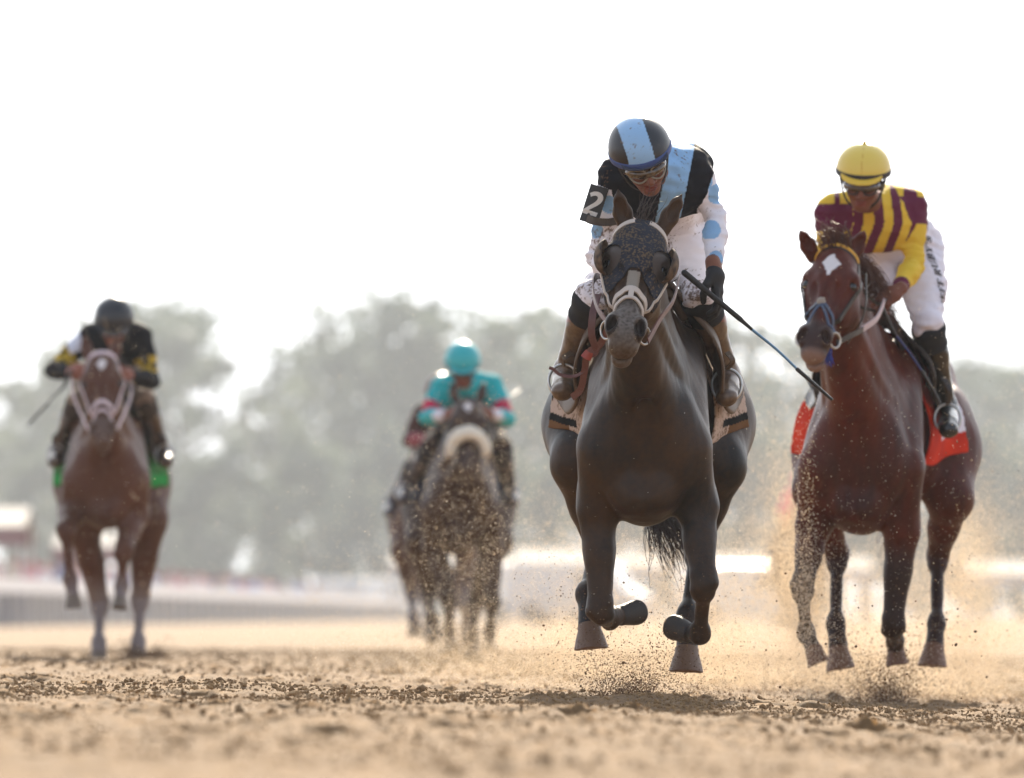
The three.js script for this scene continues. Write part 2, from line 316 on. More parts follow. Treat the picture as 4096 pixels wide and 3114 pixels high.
// ---------------------------------------------------------------- horses
const along = (a, b, t) => a.clone().lerp(b, t);
function hoofGeo(cor, tip, back, r0, r1, h) {                        // a hoof: sloped wall, flat sole, heel cleft
  const A = tip.clone().sub(cor).normalize(), Bk = back.clone().addScaledVector(A, -back.dot(A)).normalize(), S = V().crossVectors(A, Bk), n = 20, pos = [], idx = [];
  const rings = [[-0.012, r0 * 0.94], [0, r0 * 1.05], [0.014, r0 * 1.03], [h * 0.5, lerp(r0, r1, 0.55)], [h * 0.94, r1], [h, r1 * 0.985], [h - 0.002, r1 * 0.84], [h - 0.016, r1 * 0.74], [h - 0.014, 0.002]];
  rings.forEach(([t, r], j) => { for (let i = 0; i < n; i++) {
    const a = i / n * 2 * Math.PI, heel = Math.cos(a) > 0.8 ? 0.86 : 1, c = cor.clone().addScaledVector(A, t - (j > 2 ? 0.3 * t * Math.max(0, Math.cos(a) * 0.6 + 0.4) - 0.06 * t * Math.max(0, -Math.cos(a)) : 0)).addScaledVector(Bk, Math.cos(a) * r * heel - t * 0.18).addScaledVector(S, Math.sin(a) * r);
    pos.push(c.x, c.y, c.z); if (j) { const p = (j - 1) * n, q = j * n, k = (i + 1) % n; idx.push(p + i, p + k, q + i, p + k, q + k, q + i); } } });
  const g = new THREE.BufferGeometry(); g.setAttribute('position', new THREE.Float32BufferAttribute(pos, 3)); g.setIndex(idx); g.computeVertexNormals();
  const uv = new Float32Array(pos.length / 3 * 2); for (let v = 0; v < uv.length / 2; v++) { uv[2 * v] = pos[3 * v] * 3; uv[2 * v + 1] = pos[3 * v + 1] * 3; } g.setAttribute('uv', new THREE.BufferAttribute(uv, 2)); return g;
}
function hairs(rand, n, root, tip, spread, r, seg = 7, rootSpread = 0.02, wave = 0.03, len = 0.5) {
  const out = [], pos = [], idx = []; let base = 0;
  for (let i = 0; i < n; i++) {
    const a = root(rand()), b = tip(rand()), ctl = [], L = 1 - len * rand();
    const off = V((rand() - 0.5) * spread, (rand() - 0.5) * spread, (rand() - 0.5) * spread), ro = V((rand() - 0.5) * rootSpread, (rand() - 0.5) * rootSpread, (rand() - 0.5) * rootSpread), ph = rand() * 6.28;
    for (let s = 0; s <= seg; s++) { const t = s / seg * L, p = a(t, b).clone().addScaledVector(ro, 1).addScaledVector(off, t * t); p.x += Math.sin(ph + t * 5) * wave * t; p.y += Math.cos(ph * 1.7 + t * 4) * wave * 0.5 * t; ctl.push(p); }
    for (let s = 0; s <= seg; s++) {
      const p = ctl[s], d = ctl[Math.min(seg, s + 1)].clone().sub(ctl[Math.max(0, s - 1)]).normalize(), u = V().crossVectors(d, V(0.3, 0.2, 1)).normalize(), w = V().crossVectors(d, u), R = r * (1 - 0.85 * s / seg);
      for (let q = 0; q < 3; q++) { const th = q * 2.094 + ph; pos.push(p.x + (u.x * Math.cos(th) + w.x * Math.sin(th)) * R, p.y + (u.y * Math.cos(th) + w.y * Math.sin(th)) * R, p.z + (u.z * Math.cos(th) + w.z * Math.sin(th)) * R); }
      if (s) for (let q = 0; q < 3; q++) { const c = base + (s - 1) * 3 + q, e = base + (s - 1) * 3 + (q + 1) % 3; idx.push(c, e, c + 3, e, e + 3, c + 3); }
    }
    base += (seg + 1) * 3;
  }
  const g = new THREE.BufferGeometry(); g.setAttribute('position', new THREE.Float32BufferAttribute(pos, 3)); g.setIndex(idx); g.computeVertexNormals();
  g.setAttribute('uv', new THREE.Float32BufferAttribute(new Float32Array(pos.length / 3 * 2), 2)); return g;
}

function horseFields(S) {
  const J = (a) => P(a[0] + (S.sx || 0), a[1] + (S.sy || 0), S.Z - a[2]);
  const o = {}; for (const k of ['poll', 'muzzle', 'withers', 'croup', 'chest', 'neckBase', 'elbowL', 'kneeL', 'fetL', 'corL', 'toeL', 'elbowR', 'kneeR', 'fetR', 'corR', 'toeR', 'stifleL', 'hockL', 'hfetL', 'hcorL', 'htoeL', 'stifleR', 'hockR', 'hfetR', 'hcorR', 'htoeR', 'thighL', 'thighR', 'shL', 'shR', 'dock']) o[k] = J(S[k]);
  const Fw = o.withers.clone().sub(o.croup).setY(0).normalize(), X = V(0, 1, 0).cross(Fw).normalize(), Y = V(0, 1, 0);
  const rel = (p, x, y, z) => p.clone().addScaledVector(X, x).addScaledVector(Y, y).addScaledVector(Fw, z);
  const E = (p, rx, ry, rz, k) => ell(p, rx, ry, rz, k, X, Y, Fw);
  // head frame
  const Yd = o.muzzle.clone().sub(o.poll).normalize(), c0 = V(S.yaw || 0, 0, 1), Zf = c0.addScaledVector(Yd, -c0.dot(Yd)).normalize(), Xh = V().crossVectors(Zf, Yd);
  const hs = S.headScale || 1.06, H = (x, y, z) => o.poll.clone().addScaledVector(Xh, x * hs).addScaledVector(Yd, y * hs).addScaledVector(Zf, z * hs);
  const EH = (x, y, z, rx, ry, rz, k = 0.03) => ell(H(x, y, z), rx * hs, ry * hs, rz * hs, k, Xh, Yd, Zf);
  const headLocal = (x, y, z) => { x -= o.poll.x; y -= o.poll.y; z -= o.poll.z; return [(x * Xh.x + y * Xh.y + z * Xh.z) / hs, (x * Yd.x + y * Yd.y + z * Yd.z) / hs, (x * Zf.x + y * Zf.y + z * Zf.z) / hs]; };
  const torsoP = [
    E(rel(along(o.withers, o.croup, 0.45), 0, -0.44, 0), 0.275, 0.335, 0.62, 0.1),
    E(rel(o.chest, 0, 0, 0.055), S.chestR?.[0] ?? 0.235, S.chestR?.[1] ?? 0.34, 0.2, 0.12),
    cone(rel(o.withers, 0, -0.12, 0.12), rel(o.croup, 0, -0.13, 0.3), 0.1, 0.12, 0.14),
    E(rel(o.croup, 0, -0.23, 0.02), 0.25, 0.23, 0.36, 0.12),
    E(o.thighL, 0.1, 0.27, 0.24, 0.1), E(o.thighR, 0.1, 0.27, 0.24, 0.1),
  ];
  for (const s of ['L', 'R']) {
    const q = s === 'L' ? -1 : 1, sh = o['sh' + s];
    torsoP.push(cone(rel(o.withers, q * 0.13, -0.2, 0.06), rel(sh, -q * 0.005, 0.03, -0.02), 0.1, 0.1, 0.07, X, 0.85));
    torsoP.push(cone(rel(o.croup, q * 0.12, -0.2, 0.02), o['thigh' + s], 0.16, 0.105, 0.12));
    torsoP.push(cone(sh, rel(o['elbow' + s], 0, 0.0, 0.03), 0.098, 0.088, 0.03, X, 0.88));
    torsoP.push(E(rel(o.chest, q * 0.122, -0.05, 0.172), 0.094, 0.19, 0.094, 0.035));                        // breast muscle
    torsoP.push(E(rel(o.chest, q * 0.07, -0.225, 0.158), 0.07, 0.075, 0.08, 0.035));                     // lower breast lobes
  }
  torsoP.push(E(rel(o.chest, 0, -0.27, 0.02), 0.13, 0.08, 0.24, 0.07));
  const poll2 = H(0, 0.05, -0.15), throat = H(0, 0.2, -0.24);
  torsoP.push(cone(poll2, o.neckBase, 0.088, 0.185, 0.12, X, 0.8));
  torsoP.push(cone(throat, rel(o.neckBase, 0, -0.22, 0.1), 0.075, 0.15, 0.1, X, 0.92));
  torsoP.push(cone(H(0, 0.03, -0.19), rel(o.withers, 0, -0.06, 0.12), 0.06, 0.09, 0.1, X, 0.6));           // crest
  for (const q of [-1, 1]) {
    torsoP.push(cone(H(q * 0.045, 0.19, -0.2), rel(o.chest, q * 0.1, 0.2, 0.13), 0.04, 0.056, 0.028));     // neck cords beside the windpipe
  }
  torsoP.push(cut(cone(rel(o.chest, 0, 0.1, 0.335), rel(o.chest, 0, -0.16, 0.292), 0.004, 0.03, 0.08)));
  torsoP.push(cut(cone(rel(o.chest, 0, -0.17, 0.268), rel(o.chest, 0, -0.3, 0.25), 0.008, 0.008, 0.04)), cut(cone(rel(o.chest, -0.03, -0.165, 0.29), rel(o.chest, -0.15, -0.25, 0.27), 0.014, 0.014, 0.03)), cut(cone(rel(o.chest, 0.03, -0.165, 0.29), rel(o.chest, 0.15, -0.25, 0.27), 0.014, 0.014, 0.03)));
  const torso = grp(torsoP);
  const lk = S.legK || 1, legCone = cone, legEll = ell;
  const legs = [], fore = (s) => { const cone = (a, b, r1, r2, ...q) => legCone(a, b, r1 * lk, r2 * lk, ...q), ell = (c, x, y, z, ...q) => legEll(c, x * lk, y * lk, z * lk, ...q);
    const e = o['elbow' + s], k = o['knee' + s], f = o['fet' + s], c = o['cor' + s], q = s === 'L' ? -1 : 1, b = Fw.clone().multiplyScalar(-1);
    const dn = k.clone().sub(e).normalize(), dc = f.clone().sub(k).normalize(), tb = V().crossVectors(dc, X).normalize(); if (tb.dot(b) < -0.3) tb.negate();
    return grp([
      cone(e, along(e, k, 0.5), 0.087, 0.062, 0.03, X, 0.86), cone(along(e, k, 0.45), along(e, k, 0.93), 0.062, 0.044, 0.03),
      cone(rel(along(e, k, 0.12), q * 0.022, 0, 0.02), along(e, k, 0.55), 0.06, 0.04, 0.02), cone(rel(along(e, k, 0.2), -q * 0.022, 0, 0.01), along(e, k, 0.66), 0.045, 0.032, 0.015),
      cone(k.clone().addScaledVector(dn, -0.045), k.clone().addScaledVector(dc, 0.035), 0.044, 0.04, 0.014, X, 1.18),
      ell(k.clone().addScaledVector(dn, -0.012).addScaledVector(X, q * 0.018), 0.04, 0.035, 0.042, 0.015), ell(k.clone().addScaledVector(dc, 0.02).addScaledVector(X, -q * 0.018), 0.035, 0.03, 0.038, 0.015),
      cone(k, f, 0.03, 0.025, 0.025), cone(k.clone().addScaledVector(tb, 0.022), f.clone().addScaledVector(tb, 0.022), 0.02, 0.02, 0.008),
      cone(f.clone().addScaledVector(dc, -0.02), f.clone().addScaledVector(dc, 0.008), 0.036, 0.04, 0.02), ell(f.clone().addScaledVector(tb, 0.02), 0.03, 0.032, 0.03, 0.02),
      cone(f, c, 0.031, 0.034, 0.025),
    ]);
  };
  const hind = (s) => { const cone = (a, b, r1, r2, ...q) => legCone(a, b, r1 * lk, r2 * lk, ...q), ell = (c, x, y, z, ...q) => legEll(c, x * lk, y * lk, z * lk, ...q);
    const st = o['stifle' + s], h = o['hock' + s], f = o['hfet' + s], c = o['hcor' + s], q = s === 'L' ? -1 : 1, b = Fw.clone().multiplyScalar(-1);
    const dc = f.clone().sub(h).normalize(), tb = V().crossVectors(dc, X).normalize(); if (tb.dot(b) < 0) tb.negate();
    const pt = h.clone().addScaledVector(tb, 0.05).addScaledVector(dc, -0.05);
    return grp([
      cone(o['thigh' + s], st, 0.105, 0.105, 0.06), cone(st, along(st, h, 0.5), 0.105, 0.07, 0.05, X, 0.88), cone(along(st, h, 0.5), h, 0.072, 0.047, 0.04),
      cone(rel(along(st, h, 0.1), q * 0.03, 0, 0), along(st, h, 0.55), 0.075, 0.05, 0.03),
      cone(along(st, h, 0.45).addScaledVector(tb, 0.05), pt, 0.02, 0.018, 0.02), ell(pt, 0.027, 0.03, 0.027, 0.025),
      cone(h.clone().addScaledVector(dc, -0.03), h.clone().addScaledVector(dc, 0.05), 0.045, 0.038, 0.02, X, 1.2),
      cone(h, f, 0.032, 0.026, 0.03), cone(h.clone().addScaledVector(tb, 0.024), f.clone().addScaledVector(tb, 0.02), 0.024, 0.022, 0.014),
      cone(f.clone().addScaledVector(dc, -0.022), f.clone().addScaledVector(dc, 0.008), 0.037, 0.042, 0.02), ell(f.clone().addScaledVector(tb, 0.02), 0.03, 0.032, 0.03, 0.02),
      cone(f, c, 0.035, 0.045, 0.025),
    ]);
  };
  legs.push([fore('L'), 0.04], [fore('R'), 0.04], [hind('L'), 0.08], [hind('R'), 0.08]);
  const hp = [
    EH(0, 0.09, -0.075, 0.092, 0.125, 0.1), EH(0, 0.165, -0.045, 0.098, 0.125, 0.06, 0.04),
    cone(H(0, 0.2, -0.055), H(0, 0.44, -0.05), 0.074, 0.05, 0.05, Xh, 0.94),
    EH(-0.058, 0.19, -0.15, 0.04, 0.125, 0.095, 0.04), EH(0.058, 0.19, -0.15, 0.04, 0.125, 0.095, 0.04),
    cone(H(0, 0.22, -0.19), H(0, 0.5, -0.115), 0.05, 0.034, 0.04),
    EH(-0.088, 0.168, -0.048, 0.034, 0.045, 0.038, 0.03), EH(0.088, 0.168, -0.048, 0.034, 0.045, 0.038, 0.03),       // brow over the eye
    cone(H(-0.092, 0.2, -0.075), H(-0.062, 0.36, -0.08), 0.02, 0.012, 0.03), cone(H(0.092, 0.2, -0.075), H(0.062, 0.36, -0.08), 0.02, 0.012, 0.03),
    EH(0, 0.515, -0.065, 0.062, 0.07, 0.058, 0.045), EH(0, 0.575, -0.07, 0.05, 0.034, 0.045, 0.03),
    EH(-0.046, 0.503, -0.028, 0.03, 0.052, 0.032, 0.02), EH(0.046, 0.503, -0.028, 0.03, 0.052, 0.032, 0.02),
    EH(0, 0.565, -0.125, 0.038, 0.042, 0.034, 0.02),
    cut(EH(0, 0.61, -0.105, 0.075, 0.05, 0.0035, 0.012)),
    cut(ell(H(-0.05, 0.52, 0.006), 0.019, 0.036, 0.044, 0.01, Xh.clone().addScaledVector(Yd, 0.45).normalize(), Yd.clone().addScaledVector(Xh, -0.45).normalize(), Zf)),
    cut(ell(H(0.05, 0.52, 0.006), 0.019, 0.036, 0.044, 0.01, Xh.clone().addScaledVector(Yd, -0.45).normalize(), Yd.clone().addScaledVector(Xh, 0.45).normalize(), Zf)),
    cut(EH(-0.108, 0.197, -0.03, 0.02, 0.02, 0.024, 0.012)), cut(EH(0.108, 0.197, -0.03, 0.02, 0.02, 0.024, 0.012)),
    cone(H(-0.088, 0.18, -0.02), H(-0.114, 0.186, -0.055), 0.009, 0.009, 0.012), cone(H(0.088, 0.18, -0.02), H(0.114, 0.186, -0.055), 0.009, 0.009, 0.012),
    cut(EH(-0.05, 0.32, -0.005, 0.02, 0.09, 0.02, 0.03)), cut(EH(0.05, 0.32, -0.005, 0.02, 0.09, 0.02, 0.03)),
  ];
  const head = grp(hp);
  const ears = S.ears.map(([b, t, open]) => {
    const B = J(b), T = J(t), A = T.clone().sub(B), L = A.length(), O = V(...open); A.normalize(); O.addScaledVector(A, -O.dot(A)).normalize(); const W = V().crossVectors(A, O);
    const at = (u, w) => B.clone().addScaledVector(A, u * L).addScaledVector(O, w);
    return grp([cone(at(-0.12, -0.01), at(0.35, -0.004), 0.03, 0.036, 0.02, O, 0.75), cone(at(0.35, -0.004), at(0.72, 0.004), 0.035, 0.022, 0.01, O, 0.72), cone(at(0.7, 0.004), at(1, 0.002), 0.022, 0.003, 0.01, O, 0.7),
      cut(ell(at(0.48, 0.034), 0.026, L * 0.36, 0.034, 0.006, W, A, O))]);
  });
  const ks = legs.map(l => l[1]), nl = legs.length;
  const f = field([torso, ...legs.map(l => l[0]), head, ...ears], (g) => (x, y, z) => {
    const t = g[0](x, y, z); let d = t;
    for (let i = 0; i < nl; i++) { const k = ks[i], e = g[i + 1](x, y, z, d + k + 0.01); if (e < d + k) d = Math.min(d, smin(t, e, k)); }
    const h = g[nl + 1](x, y, z, d + 0.08); if (h < d + 0.07) d = smin(d, h, 0.06);
    for (let i = nl + 2; i < g.length; i++) { const e = g[i](x, y, z, d + 0.04); if (e < d + 0.03) d = smin(d, e, 0.02); }
    return S.headCell && d < 0.03 && d > -0.03 ? d - 0.0035 * N3(x * 9, y * 4.5, z * 9) - 0.0018 * N3(x * 26, y * 10, z * 26) : d;
  });
  const fh = field([head, ...ears], (g) => (x, y, z) => { let d = g[0](x, y, z); for (let i = 1; i < g.length; i++) d = smin(d, g[i](x, y, z, d + 0.04), 0.02); return d; });
  return { J, o, Fw, X, Y, rel, H, headLocal, Xh, Yd, Zf, torso, legs, head, ears, f, fh };
}
function headStrap(Q, path, width, thick = 0.005, steps = 40, onto) {        // path(t) -> [y, angle]; hugs the face
  const pts = [], nr = [], fld = onto || ((x, y, z) => Q.head.f(x, y, z));
  for (let i = 0; i <= steps; i++) {
    const [y, a] = path(i / steps), D = Q.Xh.clone().multiplyScalar(Math.sin(a)).addScaledVector(Q.Zf, Math.cos(a)), p = Q.H(0, y, -0.085).addScaledVector(D, 0.24);
    for (let s = 0; s < 50; s++) { const d = fld(p.x, p.y, p.z); if (d < 0.001) break; p.addScaledVector(D, -Math.min(d * 0.8, 0.02)); }
    pts.push(p.addScaledVector(D, 0.001)); nr.push(D);
  }
  return strap(pts, nr, width, thick);
}
function buildHorse(S) {
  const Q = horseFields(S), { o } = Q, base = V(o.withers.x, groundY(o.withers.x, o.withers.z), o.withers.z);
  const T = thing('racehorse', S.label, 'horse', base, 'racehorses galloping on the dirt track');
  const groups = [Q.torso, ...Q.legs.map(l => l[0]), Q.head, ...Q.ears];
  const col = (x, y, z, a, b, c) => S.coat(x, y, z, Q, a, b, c);
  const hb = bounds([Q.head, ...Q.ears], 0.02), inHead = (x, y, z) => hb.min.x < x && x < hb.max.x && y > hb.min.y && y < hb.max.y && z > hb.min.z && z < hb.max.z && Q.headLocal(x, y, z)[2] > -0.16;
  const parts = [];
  if (S.headCell) {
    const inOverlap = (x, y, z) => inHead(x, y, z) && Q.headLocal(x, y, z)[2] > -0.16 + S.cell * 1.5;
    parts.push(meshField(Q.f, bounds(groups), S.cell, col, (x, y, z) => !inOverlap(x, y, z)));
    parts.push(meshField(Q.f, hb, S.headCell, col, (x, y, z) => inHead(x, y, z)));
  } else parts.push(meshField(Q.f, bounds(groups), S.cell, col));
  put(T, 'body', merge(parts), S.coatMat);
  for (const [c, t, r] of [['corL', 'toeL', 1], ['corR', 'toeR', 1], ['hcorL', 'htoeL', 1], ['hcorR', 'htoeR', 1]])
    put(T, 'hoof', hoofGeo(o[c], o[t], Q.Fw.clone().multiplyScalar(-1), c[0] === 'h' ? 0.045 : 0.0385, c[0] === 'h' ? 0.067 : 0.05, c[0] === 'h' ? 0.118 : 0.085), c[0] === 'h' ? S.hoofMat : S.foreHoofMat || S.hoofMat);
  for (const q of [-1, 1]) put(T, 'eye', (() => { const p = Q.H(q * 0.094, 0.199, -0.047); return new THREE.SphereGeometry(0.023, 18, 12).translate(p.x, p.y, p.z); })(), eyeMat);
  const rand = rng(S.seed || 5);
  const tp = S.tail.map(Q.J), tc = new THREE.CatmullRomCurve3([o.dock, ...tp]);
  put(T, 'tail', hairs(rand, S.tailN || 160, () => (t) => tc.getPoint(Math.min(1, t)), () => null, S.tailSpread || 0.22, 0.006, 10, 0.04, 0.05), S.hairMat);
  // mane along the crest, then forelock
  const m0 = Q.H(0, -0.01, -0.13), m1 = Q.rel(o.withers, 0, 0.0, 0.1), side = S.maneSide || 1;
  put(T, 'mane', hairs(rand, S.maneN || 140, (u) => { const b = along(m0, m1, u); b.y += 0.02 + 0.06 * Math.sin(u * 3.1); const drop = (0.12 + 0.1 * rand()) * (S.maneLen || 1); return (t) => Q.rel(b, side * (0.02 + 0.14 * t * (S.maneLen || 1)), 0.05 * Math.sin(t * 3) - drop * t * t, -0.1 * t); }, () => null, 0.08 * (S.maneLen || 1), S.maneR || 0.0045, 6, 0.02, 0.02), S.hairMat);
  if (S.forelock) put(T, 'forelock', hairs(rand, S.forelock.n, () => (t) => { const b = Q.H(0, 0.0, S.forelock.z || 0); return b.clone().addScaledVector(Q.Xh, S.forelock.dir[0] * t).addScaledVector(Q.Yd, S.forelock.dir[1] * t).addScaledVector(Q.Zf, 0.02 + S.forelock.dir[2] * Math.sin(t * 2.2)); }, () => null, S.forelock.spread || 0.08, S.forelock.r || 0.0035, 7, S.forelock.root || 0.05, 0.02, 0.4), S.hairMat);
  T.userData.Q = undefined;
  delete T.userData.Q;
  Q.T = T; Q.base = base;
  return Q;
}
const eyeMat = plainMat(14, 9, 8, 0.18, { clearcoat: 0.3, clearcoatRoughness: 0.1 });
// ---------------------------------------------------------------- the leading dark grey horse
const greyCoat = (x, y, z, Q) => {
  const h = Q.headLocal(x, y, z);
  const big = fbm(x * 3.1, y * 2.2, z * 3.1, 3), fine = N3(x * 60, y * 60, z * 60), streak = N3(x * 34, y * 7, z * 34);
  let c = mix3(lin(29, 27, 27), lin(41, 38, 37), clamp(0.5 + streak * 0.6 + big, 0, 1));
  const mud = clamp(0.55 + big * 1.6 + 0.35 * fine + 0.25 * N3(x * 14, y * 14, z * 14), 0, 1);                 // dried track dirt, patchy
  c = mix3(c, lin(72, 49, 29), 0.78 * mud);
  if (h[1] > 0.36 && h[2] > -0.2 && Math.abs(h[0]) < 0.1 && h[1] < 0.64) {                                     // mealy grey muzzle spattered with dirt
    const t = sstep(h[1], 0.36, 0.46); c = mix3(c, mix3(lin(122, 113, 105), lin(64, 54, 47), clamp(0.5 + 0.9 * N3(x * 85, y * 85, z * 85) + 0.5 * big, 0, 1)), 0.75 * t);
    if (h[1] > 0.53) c = mix3(c, lin(82, 63, 45), 0.6 * sstep(h[1], 0.53, 0.58));
  }
  if (h[1] > 0.27 && h[1] < 0.36 && Math.abs(h[0]) < 0.022 && h[2] > -0.04) c = mix3(c, lin(150, 142, 130), 0.8);
  for (const q of [-1, 1]) {
    if (((h[0] - q * 0.05) / 0.021) ** 2 + ((h[1] - 0.522) / 0.037) ** 2 < 1 && h[2] > -0.05) c = mix3(c, lin(34, 27, 25), 0.9);              // dark lining of the nostril
    if (((h[0] - q * 0.086) / 0.04) ** 2 + ((h[1] - 0.195) / 0.06) ** 2 < 1 && h[2] > -0.07) c = mix3(c, lin(98, 89, 83), 0.65);
  }
  return c;
};
const MAIN = {
  label: 'dark steel grey racehorse in front with a blinker hood, all hooves off the ground', Z: 30.6, cell: 0.0085, headCell: 0.0042,
  poll: [2572, 880, 0.95], muzzle: [2497, 1345, 1.36], yaw: -0.03, withers: [2600, 1205, 0], croup: [2600, 1215, -0.95], dock: [2610, 1330, -1.3],
  chest: [2578, 1720, 0.3], chestR: [0.18, 0.36], neckBase: [2590, 1500, 0.28], shL: [2400, 1800, 0.44], shR: [2758, 1800, 0.44],
  elbowL: [2393, 1995, 0.33], kneeL: [2402, 2460, 0.4], fetL: [2438, 2468, 0.16], corL: [2482, 2464, 0.1], toeL: [2540, 2452, 0.04],
  elbowR: [2783, 1995, 0.33], kneeR: [2818, 2345, 0.48], fetR: [2800, 2535, 0.3], corR: [2762, 2535, 0.2], toeR: [2700, 2512, 0.14],
  thighL: [2308, 1700, -0.6], stifleL: [2312, 1850, -0.36], hockL: [2384, 2180, -0.56], hfetL: [2347, 2372, -0.28], hcorL: [2358, 2508, -0.2], htoeL: [2368, 2630, -0.15],
  thighR: [2884, 1690, -0.6], stifleR: [2876, 1855, -0.36], hockR: [2790, 2200, -0.55], hfetR: [2752, 2455, -0.3], hcorR: [2748, 2600, -0.22], htoeR: [2743, 2730, -0.165],
  ears: [[[2500, 905, 0.92], [2472, 757, 0.95], [-0.25, 0.1, 1]], [[2655, 915, 0.92], [2728, 778, 0.88], [0.3, 0.1, 1]]],
  coat: greyCoat, coatMat: coatMat(0.42), hoofMat: plainMat(102, 72, 47, 0.5, { bumpMap: grainOf(3), bumpScale: 0.002 }), hairMat: plainMat(52, 38, 30, 0.5),
  tail: [[2625, 1600, -1.45], [2632, 2000, -1.4], [2668, 2130, -1.35], [2720, 2275, -1.3]], tailSpread: 0.2, tailN: 420, seed: 11, maneN: 40, maneR: 0.0022, maneLen: 0.45, foreHoofMat: plainMat(58, 52, 48, 0.5, { bumpMap: grainOf(3), bumpScale: 0.002 }),
  forelock: { n: 34, dir: [0.02, -0.1, 0.03], spread: 0.12, r: 0.0018, root: 0.06 },
};
const mainHorse = buildHorse(MAIN);
// ---------------------------------------------------------------- riders
function handPrims(w, dir, side, pal, curl, sc = 1, thumbIn = 0.5) {       // wrist, towards the knuckles, index -> little finger, palm side
  dir = dir.clone().normalize(); side = side.clone().addScaledVector(dir, -side.dot(dir)).normalize(); pal = V().crossVectors(dir, side).multiplyScalar(V().crossVectors(dir, side).dot(pal) < 0 ? -1 : 1);
  const at = (a, b, c) => w.clone().addScaledVector(dir, a * sc).addScaledVector(side, b * sc).addScaledVector(pal, c * sc), out = [];
  out.push(cone(at(-0.03, 0, 0), at(0.02, 0, 0), 0.026 * sc, 0.03 * sc, 0.02, side, 1.15));
  out.push(cone(at(0.02, 0, 0), at(0.075, 0, 0.004), 0.021 * sc, 0.019 * sc, 0.02, side, 1.9));
  [[-0.03, 0.041], [-0.01, 0.046], [0.011, 0.043], [0.03, 0.034]].forEach(([b, L], i) => {
    let p = at(0.08 - Math.abs(i - 1.2) * 0.005, b, 0.002), a = curl[0]; const rad = (0.0098 - (i === 3 ? 0.0015 : 0)) * sc;
    [1, 0.72, 0.55].forEach((s, q) => { const D = dir.clone().multiplyScalar(Math.cos(a)).addScaledVector(pal, Math.sin(a)).addScaledVector(side, (i - 1.5) * 0.04), n = p.clone().addScaledVector(D, L * s * sc); out.push(cone(p, n, rad * (1 - q * 0.08), rad * (0.94 - q * 0.08), 0.004)); p = n; a += curl[1 + Math.min(q, 1)]; });
  });
  let p = at(0.018, -0.026, 0.006); const t1 = at(0.05, -0.05, 0.006 + 0.028 * thumbIn), t2 = at(0.078, -0.05 + 0.016 * thumbIn, 0.014 + 0.042 * thumbIn), t3 = at(0.1, -0.042 + 0.03 * thumbIn, 0.016 + 0.05 * thumbIn);
  out.push(cone(p, t1, 0.015 * sc, 0.0125 * sc, 0.012), cone(t1, t2, 0.0122 * sc, 0.011 * sc, 0.004), cone(t2, t3, 0.0108 * sc, 0.0085 * sc, 0.004));
  return out;
}
